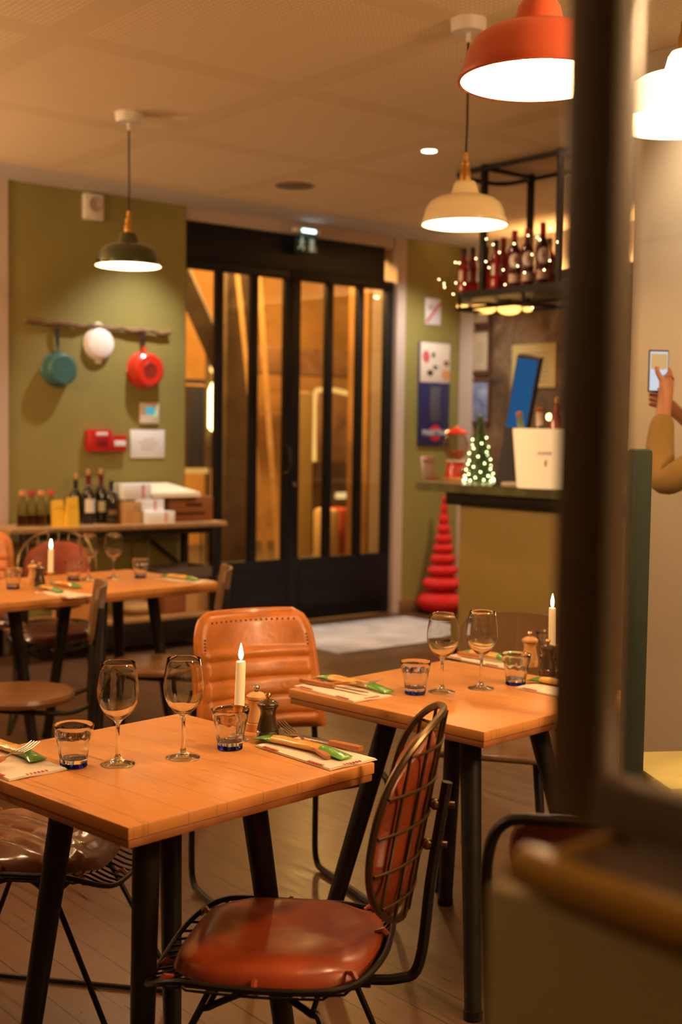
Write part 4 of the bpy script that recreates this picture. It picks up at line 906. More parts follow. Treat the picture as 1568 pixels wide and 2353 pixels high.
def sled_chair(label, loc, face, lea, group='leather sled chairs', dark_seat=True, frame=False):
    t = thing('sled_chair', label, 'chair', (loc[0], loc[1], 0), face, group)
    W_ = 0.215
    def back_pt(a, b):                 # a across, b upwards
        y = (a-0.5)*2; z = 0.50+0.375*b
        taper = (0.66+0.28*b) if frame else 1-0.06*b
        x = -0.225-0.10*b+0.045*y*y
        return x, y*W_*taper, z
    # upholstered back with horizontal channels
    n, mN = 32, 44; R_ = 0.20
    def outline(a, b):                 # rounds the two upper corners
        y = (a-0.5)*2
        if b > 0.72:
            lim = 1-0.26*(1-math.sqrt(max(0.0, 1-((b-0.72)/0.28)**2.2)))
            y = max(-1, min(1, y))*lim
        return 0.5+y/2, b
    def front(a, b):
        a2, b2 = outline(a, b); x, y, z = back_pt(a2, b2)
        edge = min(a, 1-a, b, 1-b); pf = min(1, edge/0.07)
        rib = 0.0
        if b < 0.70 and 0.06 < a < 0.94: rib = 0.013*(1-(1-abs(math.sin((b+0.02)*PI/0.160)))**4)
        return (x+0.018*pf**0.5+rib*pf, y, z)
    def rear(a, b):
        a2, b2 = outline(a, b); x, y, z = back_pt(a2, b2); return (x-0.014, y, z)
    bm_ = MB(); V = [[bm_.bm.verts.new(front(i/n, j/mN)) for j in range(mN+1)] for i in range(n+1)]; Wv = [[bm_.bm.verts.new(rear(i/n, j/mN)) for j in range(mN+1)] for i in range(n+1)]
    F = bm_.bm.faces.new
    for i in range(n):
        for j in range(mN):
            F((V[i][j], V[i+1][j], V[i+1][j+1], V[i][j+1])); F((Wv[i][j], Wv[i][j+1], Wv[i+1][j+1], Wv[i+1][j]))
    for i in range(n):
        F((V[i][0], Wv[i][0], Wv[i+1][0], V[i+1][0])); F((V[i][mN], V[i+1][mN], Wv[i+1][mN], Wv[i][mN]))
    for j in range(mN):
        F((V[0][j], V[0][j+1], Wv[0][j+1], Wv[0][j])); F((V[n][j], Wv[n][j], Wv[n][j+1], V[n][j+1]))
    bk = obj('backrest', bm_, lea, t, sharp=60)
    st = MB()
    path = [(0.055, b/30*0.80) for b in range(31)]+[(0.055+0.89*k/18, 0.935) for k in range(1, 18)]+[(0.945, 0.80*(1-b/30)) for b in range(31)]
    for a, b in path[::1]:
        p_ = Vector(front(a, b)); st.ball((p_.x+0.001, p_.y, p_.z), (0.003, 0.0036, 0.0036), 6)
    obj('stitching', st, STITCH, bk)
    pp = [(0.0, 0.0)]+[(0.0, b/20) for b in range(1, 21)]+[(k/16, 1.0) for k in range(1, 17)]+[(1.0, 1-b/20) for b in range(1, 21)]
    pi_ = MB(); pi_.tube([Vector(front(a, b))*0.5+Vector(rear(a, b))*0.5 for a, b in pp], 0.011, 8); obj('edge_binding', pi_, lea, bk)
    if frame:
        obj('back_frame', MB().tube(cr([(-0.20, -0.235, 0.43), (-0.235, -0.237, 0.62), (-0.285, -0.232, 0.79), (-0.318, -0.20, 0.868), (-0.325, -0.13, 0.882), (-0.33, 0, 0.884), (-0.325, 0.13, 0.882), (-0.318, 0.20, 0.868), (-0.285, 0.232, 0.79), (-0.235, 0.237, 0.62), (-0.20, 0.235, 0.43)], 5), 0.0095, 8), GUN, t)
    # seat
    se = cushion(0.235, 0.215, 0.050, lambda x, y: 0.445+(-0.03*((x-0.1)/0.13)**2 if x > 0.1 else 0.0), 5.0, chan=lambda x, y: 0.004*abs(math.sin(x*58)))
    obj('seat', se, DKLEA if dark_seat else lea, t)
    obj('seat_pan', MB().box((-0.01, 0, 0.418), (0.42, 0.39, 0.02), 0.01), GUN, t)
    for s in (-1, 1):
        y = s*0.222
        l = MB(); l.tube(cr([(-0.285, s*0.20, 0.62), (-0.262, s*0.218, 0.50), (-0.25, y, 0.30), (-0.25, y, 0.09), (-0.235, y, 0.03), (-0.19, y, 0.012), (0.0, y, 0.012), (0.22, y, 0.012), (0.262, y, 0.03), (0.275, y, 0.09), (0.25, y, 0.30), (0.235, y, 0.40), (0.21, y, 0.428), (0.15, y, 0.432), (-0.2, y, 0.425)], 4), 0.0105, 8)
        obj('sled_tube', l, GUN, t)
    obj('cross_bar', MB().tube([(-0.25, -0.222, 0.425), (-0.25, 0.222, 0.425)], 0.010, 8).tube([(0.15, -0.222, 0.428), (0.15, 0.222, 0.428)], 0.010, 8), GUN, t)
    return t
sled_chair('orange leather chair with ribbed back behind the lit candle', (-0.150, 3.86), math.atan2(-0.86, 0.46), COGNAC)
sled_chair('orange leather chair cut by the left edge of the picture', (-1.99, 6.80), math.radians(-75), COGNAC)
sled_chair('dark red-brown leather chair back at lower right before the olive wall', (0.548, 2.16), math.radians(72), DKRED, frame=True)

def wood_chair(label, loc, face, back='plank', seat='round', group='wooden chairs with steel legs'):
    t = thing('wooden_chair', label, 'chair', (loc[0], loc[1], 0), face, group)
    R = 0.205
    if seat == 'round':
        obj('seat', MB().lathe([(0.0, 0.425), (R-0.02, 0.425), (R, 0.432), (R+0.003, 0.446), (R-0.004, 0.460), (R-0.05, 0.4625), (0.0, 0.458)], 40), BROWNW, t)
    else:
        obj('seat', MB().box((0, 0, 0.448), (0.40, 0.39, 0.022), 0.010, 3), DARKPLY, t)
    for s in (-1, 1):
        obj('rear_leg', MB().tube(cr([(-0.30, s*0.165, 0.0), (-0.275, s*0.165, 0.30), (-0.27, s*0.165, 0.46), (-0.30, s*0.165, 0.80)], 5), 0.0155, 10), GUN, t)
        obj('front_leg', MB().tube([(0.13, s*0.13, 0.43), (0.19, s*0.17, 0.0)], [0.016, 0.013], 10), GUN, t)
        obj('seat_rail', MB().tube(cr([(0.10, s*0.12, 0.415), (-0.10, s*0.15, 0.405), (-0.20, s*0.165, 0.41), (-0.272, s*0.165, 0.44)], 4), 0.010, 8), GUN, t)
    H0, H1 = (0.66, 0.875) if back == 'plank' else (0.56, 0.845)
    Wb = 0.20 if back == 'plank' else 0.19
    def bk(a, b):
        y = (a-0.5)*2; z = H0+(H1-H0)*b
        k = min(b, 1-b); rr = 1-(0.16*(1-min(1, k/0.22))**2.2)
        return (-0.262-0.14*(z-0.5)-0.035*(1-y*y)+0.018, y*Wb*rr, z)
    b = MB(); b.shell(bk, 20, 14, 0.013)
    obj('backrest', b, DARKPLY, t)
    return t
wood_chair('wooden chair with round brown seat at left behind the near table', (-1.225, 4.80), math.radians(192))
wood_chair('wooden chair with round seat in front of the back table', (-0.80, 5.47), math.radians(187))
wood_chair('brown plywood chair tucked behind the right table, below the bar', (0.545, 4.12), math.radians(255), 'panel', 'square')

# ------------------------------------------------------------------ the bar
BU = 5.42; CT = 1.175
BARTOP = plain('mossy_bar_top', (0.105, 0.105, 0.045), 0.30, var=0.35, scale=9, coat=0.4)
vL = on_u(940, 1105, 5.34).y
bar = thing('bar_counter', 'bar counter with mossy top and warm-toned olive front at right', 'counter', rw(0, 0, 0), ROOM)
poly = []
for a in range(0, 9): q = PI/2*a/8; poly.append((5.34+0.10-0.10*math.cos(q), vL-0.10+0.10*math.sin(q)))
poly += [(6.10, vL), (6.10, 1.6), (5.34, 1.6)]
b = MB(); b.prism(poly, CT-0.052, CT); obj('counter_top', b, BARTOP, bar)
vU = on_u(1027, 1146, 5.40).y; vP = on_u(1055, 1300, BU).y
obj('under_beam', MB().span((5.39, 1.6, CT-0.130), (6.05, vU, CT-0.0525), 0.004), IRON, bar)
obj('front_panel', MB().span((BU, 1.6, 0.12), (5.98, vP, CT-0.131), 0.004), WARMOLIVE, bar)
obj('toe_kick', MB().span((BU+0.06, 1.6, 0.0), (5.94, vP-0.04, 0.12)), IRON, bar)
obj('foot_rail', MB().tube(cr([rw(0, 0), rw(0, 0)], 1) and [(BU-0.12, 1.6, 0.13), (BU-0.12, vP+0.02, 0.13), (BU-0.05, vP+0.10, 0.13), (BU+0.1, vP+0.10, 0.13)], 0.022, 10), IRON, bar)
def on_bar(px, py, z=CT): return at_z(px, py, z)
# card stand
p = on_bar(990, 1101)
cd = thing('card_stand', 'small pastel card leaning at the left end of the bar', 'card', p, ROOM+0.3)
obj('card', MB().box((0, 0.02, 0.075), (0.165, 0.006, 0.15), 0.001, mat=Matrix.Rotation(-0.14, 4, 'X')), plain('lilac_card', (0.62, 0.52, 0.56), 0.7), cd)
for x, c in ((-0.05, (0.55, 0.15, 0.42)), (0.0, (0.72, 0.42, 0.12)), (0.055, (0.22, 0.26, 0.36))): obj('tab', MB().box((x, 0.014, 0.138), (0.042, 0.008, 0.014), 0.001), plain('tab_%d' % len(MATS), c, 0.6), cd)
obj('foot', MB().box((0.0, -0.01, 0.006), (0.10, 0.07, 0.012), 0.003), plain('red_foot', (0.4, 0.02, 0.02), 0.5), cd)
# sweet dispenser
p = on_bar(1047, 1102)
gm = thing('sweet_dispenser', 'red sweet dispenser with clear globe on the bar', 'dispenser', p, ROOM)
RG = plain('red_dispenser', (0.58, 0.030, 0.012), 0.3, coat=0.5)
obj('tray', MB().lathe([(0.0, 0.0), (0.080, 0.0), (0.082, 0.008), (0.078, 0.014), (0.0, 0.016)], 32), plain('orange_tray', (0.62, 0.27, 0.07), 0.4), gm)
obj('base', MB().lathe([(0.0, 0.016), (0.072, 0.016), (0.066, 0.04), (0.060, 0.108), (0.066, 0.116), (0.0, 0.118)], 32), RG, gm)
obj('collar', MB().lathe([(0.0, 0.118), (0.064, 0.118), (0.060, 0.130), (0.0, 0.130)], 32), plain('white_collar', (0.6, 0.5, 0.42), 0.5), gm)
obj('globe', MB().lathe([(0.045, 0.131), (0.070, 0.16), (0.086, 0.205), (0.084, 0.245), (0.066, 0.285), (0.045, 0.300), (0.043, 0.297), (0.063, 0.283), (0.081, 0.244), (0.083, 0.206), (0.067, 0.162), (0.043, 0.134)], 32), pane('dispenser_glass', (0.88, 0.85, 0.80), 0.5, curved=True), gm)
obj('lid', MB().lathe([(0.0, 0.300), (0.075, 0.300), (0.078, 0.310), (0.055, 0.330), (0.020, 0.340), (0.0, 0.341)], 32), RG, gm)
obj('lid_knob', MB().ball((0, 0, 0.345), 0.014, 12), plain('orange_knob', (0.66, 0.27, 0.07), 0.4), gm)
obj('spout', MB().box((0.0, -0.068, 0.065), (0.035, 0.02, 0.035), 0.006), CHROME, gm)
sw = thing('sweets', 'orange and red sweets inside the clear dispenser globe', 'sweets', p+Vector((0, 0, 0.0)), ROOM); sw['kind'] = 'stuff'
s_ = MB(); rr = random.Random(3)
for k in range(34):
    a, q = rr.random()*6.283, rr.random()**0.5; z = 0.140+0.055*rr.random(); R_ = 0.030+(z-0.13)*0.55
    s_.ball((R_*q*math.cos(a), R_*q*math.sin(a), z), 0.009, 8)
obj('pieces', s_, plain('orange_sweets', (0.62, 0.20, 0.05), 0.35, c2=(0.5, 0.04, 0.02), scale=40), sw)
# lit small tree
p = on_bar(1101, 1106)
ct = thing('tinsel_tree', 'small green tinsel tree with fairy lights on the bar', 'tree', p, ROOM)
TIN = plain('green_tinsel', (0.055, 0.105, 0.035), 0.35, var=0.5, scale=60)
tn = MB(); rr = random.Random(5)
tn.lathe([(0.0, 0.0), (0.075, 0.004), (0.012, 0.42), (0.0, 0.43)], 20)
for k in range(1500):
    z = 0.43*(1-rr.random()**0.6) if k % 3 else 0.43*rr.random(); R_ = 0.082*(1-z/0.45)+0.010; a = rr.random()*6.283
    p0 = Vector((R_*0.8*math.cos(a), R_*0.8*math.sin(a), z)); d = Vector((math.cos(a+rr.uniform(-.6, .6)), math.sin(a+rr.uniform(-.6, .6)), rr.uniform(-.6, .5)))*rr.uniform(0.014, 0.026)
    w = Vector((-math.sin(a), math.cos(a), rr.uniform(-1, 1))).normalized()*0.0022
    vs = [tn.bm.verts.new(q) for q in (p0-w, p0+w, p0+d)]; tn.bm.faces.new(vs)
obj('tinsel_cone', tn, TIN, ct)
FAIRY = glow('fairy_led', (0.85, 1.0, 0.42), 16.0)
for k in range(46):
    f_ = k/46; z = 0.30*f_**2.0+0.006; a = k*2.4; R_ = 0.088*(1-z/0.46)+0.012
    obj('fairy_bulb', MB().ball((R_*math.cos(a), R_*math.sin(a), z), 0.0034, 6), FAIRY, ct)
# leaning screen
s0 = on_u(1162, 1112, 5.46)
sc = thing('order_screen', 'tall narrow leaning screen with blue glow on the bar', 'screen', rw(5.50, s0.y, CT), ROOM)
def sp_(px, py, u): 
    q = on_u(px, py, u); return Vector((q.x-5.50, q.y-s0.y, q.z-CT))
A_, B_, C_, D_ = sp_(1190, 815, 5.62), sp_(1242, 824, 5.62), sp_(1188, 1113, 5.44), sp_(1137, 1113, 5.44)
A_, B_, C_, D_ = [q for q in (A_, B_, C_, D_)]
th = Vector((0.03, 0, 0.01))
b = MB(); b.loft([[A_, B_, C_, D_], [A_+th, B_+th, C_+th, D_+th]]); obj('housing', b, plain('black_plastic', (0.016, 0.016, 0.02), 0.35), sc)
e_ = Vector((-0.003, 0, -0.001))
def lerp2(s, t_): return (A_*(1-s)+B_*s)*(1-t_)+(D_*(1-s)+C_*s)*t_
b = MB(); b.loft([[lerp2(0.06, 0.02)+e_, lerp2(0.94, 0.02)+e_, lerp2(0.94, 0.56)+e_, lerp2(0.06, 0.56)+e_], [lerp2(0.06, 0.02)+e_*0.3, lerp2(0.94, 0.02)+e_*0.3, lerp2(0.94, 0.56)+e_*0.3, lerp2(0.06, 0.56)+e_*0.3]])
obj('display', b, glow('blue_display', (0.03, 0.14, 0.34), 0.42), sc)
b = MB(); b.loft([[lerp2(0.3, 0.62)+th, lerp2(0.9, 0.62)+th, Vector((0.16, C_.y, 0.0)), Vector((0.16, D_.y, 0.0))], [lerp2(0.3, 0.62)+th*1.6, lerp2(0.9, 0.62)+th*1.6, Vector((0.19, C_.y, 0.0)), Vector((0.19, D_.y, 0.0))]])
obj('stand', b, MATS['black_plastic'], sc)
obj('foot', MB().box((0.06, (C_.y+D_.y)/2, 0.006), (0.30, abs(C_.y-D_.y), 0.012), 0.003), MATS['black_plastic'], sc)
q = on_bar(1175, 1118)
tag(obj('card_terminal', MB().box((0, 0, 0.013), (0.10, 0.07, 0.026), 0.006), plain('pale_terminal', (0.62, 0.50, 0.42), 0.5), None, q, ROOM), 'pale flat card terminal between screen and ice bucket', 'terminal')
# ice bucket
q = on_bar(1244, 1121)
ib = thing('ice_bucket', 'large glowing ivory ice bucket on the bar', 'bucket', q, ROOM)
k_ = q.length/2900
R0, R1, HB = 53*k_, 66*k_, 132*k_
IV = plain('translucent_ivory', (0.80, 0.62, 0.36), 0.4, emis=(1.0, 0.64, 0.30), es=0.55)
def rimz(a): return 0.0
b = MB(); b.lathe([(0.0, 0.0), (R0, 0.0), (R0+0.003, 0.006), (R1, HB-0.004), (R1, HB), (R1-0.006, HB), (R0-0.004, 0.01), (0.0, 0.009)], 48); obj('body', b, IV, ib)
obj('base_lamp', MB().lathe([(0.0, 0.012), (R0*0.7, 0.012), (R0*0.7, 0.018), (0.0, 0.020)], 24), glow('bucket_lamp', (1.0, 0.66, 0.36), 7.0), ib)
mk = MB()
am = -PI/2-0.75
for zz, hh in ((0.60, 0.012), (0.575, 0.008)):
    for kx in range(7):
        a = am+(kx-3)*0.075; Rz = R0+(R1-R0)*zz+0.001
        mk.box((Rz*math.cos(a), Rz*math.sin(a), HB*zz), (0.006, 0.006, hh), 0, mat=Matrix.Rotation(a, 4, 'Z'))
obj('printed_mark', mk, plain('tan_print', (0.42, 0.27, 0.11), 0.6), ib)
mk = MB(); a = am+0.05; Rz = R0+(R1-R0)*0.42+0.001; mk.ball((Rz*math.cos(a), Rz*math.sin(a), HB*0.43), (0.006, 0.008, 0.022), 10); obj('printed_crest', mk, MATS['tan_print'], ib)
for (dx, dz_, lab, c1, c2, tilt, H) in ((-0.078, 0, 'green-foiled bottle leaning in the ice bucket', (0.22, 0.34, 0.26), (0.62, 0.24, 0.06), -0.20, 0.42), (-0.008, 0, 'white-foiled bottle in the middle of the ice bucket', (0.66, 0.58, 0.48), (0.38, 0.07, 0.02), -0.05, 0.44), (0.075, 0, 'pink bottle with round label at right in the ice bucket', (0.34, 0.09, 0.07), (0.60, 0.34, 0.10), 0.02, 0.50)):
    t = thing('chilled_bottle', lab, 'bottle', q+Vector((dx*0.95, 0.0, 0.022)), 0, 'bottles in the ice bucket'); t.rotation_euler = (0.05, tilt*0.8, 0)
    big = dx > 0.05
    obj('glass_body', MB().lathe([(0.0, 0.0), (0.036, 0.0), (0.038, 0.01), (0.038, H*(0.72 if big else 0.55)), (0.030, H*(0.78 if big else 0.63)), (0.015, H*0.82), (0.0145, H*0.93), (0.0, H*0.94)], 20), plain('rose_glass_%d' % len(MATS), (0.30, 0.08, 0.06), 0.12, coat=0.5) if big else WINEG, t)
    obj('foil', MB().lathe([(0.0205, H*0.66), (0.0195, H*0.80), (0.017, H*0.93), (0.0, H*0.94)] if not big else [(0.0165, H*0.82), (0.017, H*0.90), (0.0, H*0.91)], 16), plain('foil_%d' % len(MATS), c1, 0.35), t)
    obj('stopper', MB().lathe([(0.015, H*0.925), (0.0175, H*0.935), (0.0165, H*0.985), (0.0, H*0.99)], 14), plain('stopper_%d' % len(MATS), c2, 0.5), t)
q2 = on_u(1262, 1060, 5.75)
gl = thing('amber_glass', 'small glowing amber light behind the ice bucket', 'light', rw(5.75, on_u(1262, 960, 5.75).y, CT), ROOM)
zl = on_u(1262, 958, 5.75).z-CT
obj('stem', MB().tube([(0, 0, 0), (0, 0, zl-0.02)], 0.008, 8), BRASS, gl); obj('globe', MB().ball((0, 0, zl), (0.016, 0.016, 0.020), 12), glow('amber_bulb', (1.0, 0.66, 0.2), 6.0), gl)

# ------------------------------------------------------------------ shelf hung over the bar
SUF, SUB = 5.41, 5.85
sz0, sz1 = on_u(1150, 672, SUF).z-0.012, on_u(1150, 672, SUF).z+0.028
vE = on_u(1030, 690, SUF).y
v1, v2 = on_u(1106, 560, SUF).y, on_u(1281, 560, SUF).y
sh = thing('bar_shelf', 'black iron bottle shelf hung from the ceiling above the bar', 'shelf', rw(0, 0, 0), ROOM)
poly = [(SUF+0.12-0.12*math.cos(PI/2*a/8), vE-0.12+0.12*math.sin(PI/2*a/8)) for a in range(9)]+[(SUB-0.12+0.12*math.sin(PI/2*a/8), vE-0.12+0.12*math.cos(PI/2*a/8)) for a in range(9)]+[(SUB, 1.6), (SUF, 1.6)]
obj('deck', MB().prism(poly, sz0, sz1), IRON, sh)
ZT = CZ-0.016
def bar_(a, b, s=0.030): 
    a, b = Vector(a), Vector(b); L_ = (b-a).length
    return MB().box((0, 0, 0), (s, s, L_), 0.002, mat=(b-a).to_track_quat('Z', 'Y').to_matrix().to_4x4()).xf(Matrix.Translation((a+b)/2))
for u_ in (SUF+0.018, SUB-0.018):
    for v_2 in (v1, v2, v2-0.75, v2-1.6): obj('post', bar_((u_, v_2, sz1), (u_, v_2, CZ), 0.034), IRON, sh)
zt_ = on_u(1180, 368, SUF).z
top = [(SUF, 1.6), (SUF, vE-0.12)]+[(SUF+0.12-0.12*math.cos(PI/2*a/6), vE-0.12+0.12*math.sin(PI/2*a/6)) for a in range(1, 7)]+[(SUB-0.12+0.12*math.sin(PI/2*a/6), vE-0.12+0.12*math.cos(PI/2*a/6)) for a in range(0, 7)]+[(SUB, 1.6)]
obj('top_rail', MB().tube([(x, y, ZT-0.01) for x, y in top], 0.015, 6), IRON, sh)
obj('cross_rail', bar_((SUF, v1-0.02, ZT-0.01), (SUB, v1-0.02, ZT-0.01), 0.024), IRON, sh); obj('cross_rail', bar_((SUF, v2, ZT-0.01), (SUB, v2, ZT-0.01), 0.024), IRON, sh)
obj('glass_rack', MB().tube([(SUF+0.05, vE-0.02, sz0-0.055), (SUF+0.05, 1.6, sz0-0.055)], 0.010, 6).tube([(SUB-0.05, vE-0.02, sz0-0.055), (SUB-0.05, 1.6, sz0-0.055)], 0.010, 6).tube([(SUF+0.05, vE-0.02, sz0-0.055), (SUB-0.05, vE-0.02, sz0-0.055)], 0.010, 6).tube([(SUF+0.05, v1-0.3, sz0-0.055), (SUB-0.05, v1-0.3, sz0-0.055)], 0.010, 6), IRON, sh)
for v_2 in (vE-0.05, v1-0.3, v2-0.1): obj('rack_hanger', bar_((SUF+0.05, v_2, sz0-0.055), (SUF+0.05, v_2, sz0), 0.014), IRON, sh)
AMB = glow('amber_shade', (1.0, 0.50, 0.11), 2.3)
for px, rp, lab in ((1063, 14, 'small amber dome light at the left under the shelf'), (1113, 30, 'large amber dome light, left of two under the shelf'), (1171, 28, 'large amber dome light, right of two under the shelf'), (1213, 11, 'small amber dome light at the right under the shelf')):
    q = on_u(px, 706+0.035*(px-1063), 5.72); R_ = rp*0.00262
    t = thing('dome_light', lab, 'light', rw(5.72, q.y, q.z), ROOM, 'amber dome lights under the shelf')
    obj('dome', MB().lathe([(R_, 0.012), (R_*0.93, -R_*0.18), (R_*0.7, -R_*0.36), (R_*0.35, -R_*0.46), (0.0, -R_*0.5)], 24), AMB, t)
    obj('fitting', MB().lathe([(R_*1.02, 0.013), (R_*0.9, 0.02), (0.010, 0.024), (0.010, max(0.03, sz0-q.z)), (0.0, max(0.03, sz0-q.z))], 24), IRON, t)
# bottles on the shelf
REDG = plain('red_liquor', (0.40, 0.012, 0.008), 0.08, coat=0.5, trans=0.35); DKR = plain('dark_red_liquor', (0.060, 0.006, 0.006), 0.07, coat=0.5)
RCAP = plain('red_cap', (0.42, 0.020, 0.014), 0.35); OVAL = plain('white_oval', (0.72, 0.62, 0.58), 0.6)
shelf_b = [(1067, 'red', 0.86, 'red bottle with pale labels at the left end of the shelf', 0.06), (1118, 'red', 0.86, 'red bottle just right of the iron post', 0.10), (1140, 'red', 0.90, 'red bottle with pale label between post and oval labels', 0.02), (1157, 'bright', 0.95, 'bright red bottle beside the first oval label', 0.08),
           (1182, 'oval', 1.0, 'dark red bottle with white oval label, first from the left of three', 0.0), (1212, 'oval', 1.0, 'dark red bottle with white oval label, middle of three', 0.0), (1247, 'oval', 1.06, 'dark red bottle with white oval label beside the right post', 0.0), (1263, 'red', 0.85, 'orange-red bottle half behind the right post', 0.12), (1087, 'red', 0.9, 'red bottle directly behind the left iron post', 0.14)]
for px, kind, hs, lab, du in shelf_b:
    u_ = SUF+0.10+du; q = on_u(px, 600, u_)
    H = 0.338*hs; R_ = 0.042 if kind == 'oval' else 0.037
    t = thing('liquor_bottle', lab, 'bottle', rw(u_, q.y, sz1), ROOM, 'liquor bottles on the bar shelf')
    gm_ = DKR if kind == 'oval' else REDG
    obj('glass_body', MB().lathe([(0.0, 0.0), (R_*0.95, 0.0), (R_, 0.008), (R_, H*0.58), (R_*0.9, H*0.66), (R_*0.5, H*0.74), (0.0155, H*0.79), (0.0145, H*0.97), (0.0, H*0.975)], 24), gm_, t)
    obj('cap', MB().lathe([(0.0162, H*0.83), (0.0175, H*0.835), (0.0172, H*1.0), (0.0, H*1.003)], 18), RCAP if kind != 'red' else plain('dark_cap', (0.05, 0.02, 0.015), 0.4) if 'dark_cap' not in MATS else (MATS['dark_cap'] if kind == 'red' else RCAP), t)
    def lab_patch(a0, aw, z0, z1, oval=False):
        g = MB()
        def fn(a, c):
            zz = (c-0.5)*2; w = math.sqrt(max(0.0, 1-zz*zz)) if oval else 1.0
            th_ = a0+(a-0.5)*aw*w
            return ((R_+0.0012)*math.cos(th_), (R_+0.0012)*math.sin(th_), z0+(z1-z0)*c)
        return g.grid(fn, 12, 14)
    A0 = -PI/2-0.62
    if kind == 'oval':
        obj('oval_label', lab_patch(A0, 1.75, H*0.34, H*0.60, True), OVAL, t)
        obj('lower_label', lab_patch(A0, 1.8, H*0.10, H*0.24), plain('tan_label', (0.55, 0.36, 0.27), 0.6) if 'tan_label' not in MATS else MATS['tan_label'], t)
        rt = MB(); rt.ball(((R_+0.002)*math.cos(A0), (R_+0.002)*math.sin(A0), H*0.47), (0.011, 0.004, 0.012), 12); 
        obj('label_seal', rt.xf(Matrix.Identity(4)), RDISC, t)
        text('label_lettering', 'MARTINI', 0.011, RDISC, t, ((R_+0.0035)*math.cos(A0), (R_+0.0035)*math.sin(A0), H*0.525), (PI/2, 0, A0+PI/2), 0.0003)
    elif kind == 'red':
        obj('side_label', lab_patch(A0-0.75, 0.7, H*0.30, H*0.52), LABW, t); obj('side_label', lab_patch(A0+0.85, 0.7, H*0.30, H*0.52), LABW, t)
# fairy light string wound over the shelf front
sl_ = thing('string_lights', 'string of tiny warm fairy lights along the shelf', 'lights', rw(0, 0, 0), ROOM)
SPK = glow('string_bulb_glow', (1.0, 0.78, 0.42), 16.0)
pix = [(1009, 642), (1021, 652), (1022, 660), (1047, 603), (1056, 604), (1048, 650), (1042, 676), (1068, 652), (1094, 594), (1118, 549), (1134, 562), (1117, 601), (1124, 615), (1148, 580), (1157, 620), (1161, 654), (1182, 560), (1190, 611), (1206, 626), (1214, 541), (1223, 585), (1235, 545), (1241, 551), (1251, 620), (1264, 599), (1266, 527), (1224, 707), (1282, 556)]
wp = []
for i, (px, py) in enumerate(pix):
    q = on_u(px, py, SUF-0.03-0.01*(i % 3)); wp.append(q)
    obj('fairy_bulb', MB().ball((q.x, q.y, q.z), 0.0028, 6), SPK, sl_)
obj('wire', MB().tube([(q.x+0.004, q.y, q.z) for q in wp], 0.0008, 4), IRON, sl_)

# ------------------------------------------------------------------ behind the bar
def side_thing(name, label, cat, pa, pb, dep, mat, u=SU-0.005, fr=None, frm=None):
    a, b = on_u(*pa, u), on_u(*pb, u); w, h = abs(b.y-a.y), a.z-b.z
    t = thing(name, label, cat, rw(u, (a.y+b.y)/2, b.z), ROOM)
    if fr: 
        obj('frame', MB().span((-dep-0.008, -w/2-fr, -fr), (0, -w/2, h+fr)).span((-dep-0.008, w/2, -fr), (0, w/2+fr, h+fr)).span((-dep-0.008, -w/2, -fr), (0, w/2, 0)).span((-dep-0.008, -w/2, h), (0, w/2, h+fr)), frm, t)
    obj('sheet', MB().box((-dep/2, 0, h/2), (dep, w, h), 0.001), mat, t); return t, w, h
DKFR = plain('dark_frame_wood', (0.09, 0.035, 0.018), 0.5)
PCREAM = plain('cream_sheet', (0.46, 0.37, 0.25), 0.7)
t, w, h = side_thing('framed_card', 'small framed pale card high beside the beige strip', 'picture', (1091, 722), (1124, 740), 0.01, PCREAM, fr=0.03, frm=DKFR)
t, w, h = side_thing('framed_notice', 'framed cream notice below the small card', 'picture', (1089, 764), (1123, 851), 0.01, PCREAM, fr=0.03, frm=DKFR)
for i in range(6): obj('print_line', MB().box((-0.0105, 0, h*(0.25+0.09*i)), (0.001, w*(0.5+0.05*(i % 3)), 0.008)), plain('brown_ink', (0.30, 0.22, 0.14), 0.8) if 'brown_ink' not in MATS else MATS['brown_ink'], t)
t, w, h = side_thing('framed_print', 'framed blue print behind the small tinsel tree', 'picture', (1087, 878), (1123, 968), 0.01, mottled('blue_print', [(0.06, 0.10, 0.28), (0.20, 0.24, 0.38), (0.45, 0.42, 0.45)], 9, 0.6), fr=0.025, frm=DKFR)
t, w, h = side_thing('wall_menu', 'large cream menu board on the aged wall behind the bar', 'menu', (1180, 793), (1279, 890), 0.012, plain('yellow_cream_board', (0.50, 0.38, 0.14), 0.7))
for i in range(7): obj('print_line', MB().box((-0.0128, 0.02*((i % 3)-1), h*(0.15+0.105*i)), (0.001, w*(0.55+0.09*(i % 3)), 0.010)), MATS['brown_ink'], t)
bc = thing('back_bar', 'brown wooden back bar cupboard behind the counter', 'cupboard', rw(7.30, 5.2, 0), ROOM)
obj('cupboard', MB().span((0, -3.2, 0), (0.30, 1.65, 1.0), 0.004), plain('back_bar_wood', (0.30, 0.11, 0.03), 0.5, var=0.2, scale=8), bc)
obj('shelf_board', MB().span((-0.02, -3.2, 1.0), (0.31, 1.66, 1.04), 0.004), SHELFW, bc)
for i, vv in enumerate((0.1, -0.5, -1.1)): obj('cupboard_door', MB().span((-0.015, vv-0.27, 0.08), (0.0, vv+0.27, 0.95), 0.003), MATS['back_bar_wood'], bc)
wl = thing('led_strip', 'warm strip light glowing at the wall top behind the bottles', 'light', rw(SU-0.12, 5.6, 2.70), ROOM)
obj('tray', MB().span((-0.02, -1.2, -0.02), (0.075, 1.25, 0.0)).span((-0.02, -1.2, 0.0), (-0.012, 1.25, 0.05)), IRON, wl); obj('strip', MB().span((0.03, -1.18, 0.0), (0.06, 1.22, 0.012)), glow('strip_glow', (1.0, 0.54, 0.22), 95.0), wl)
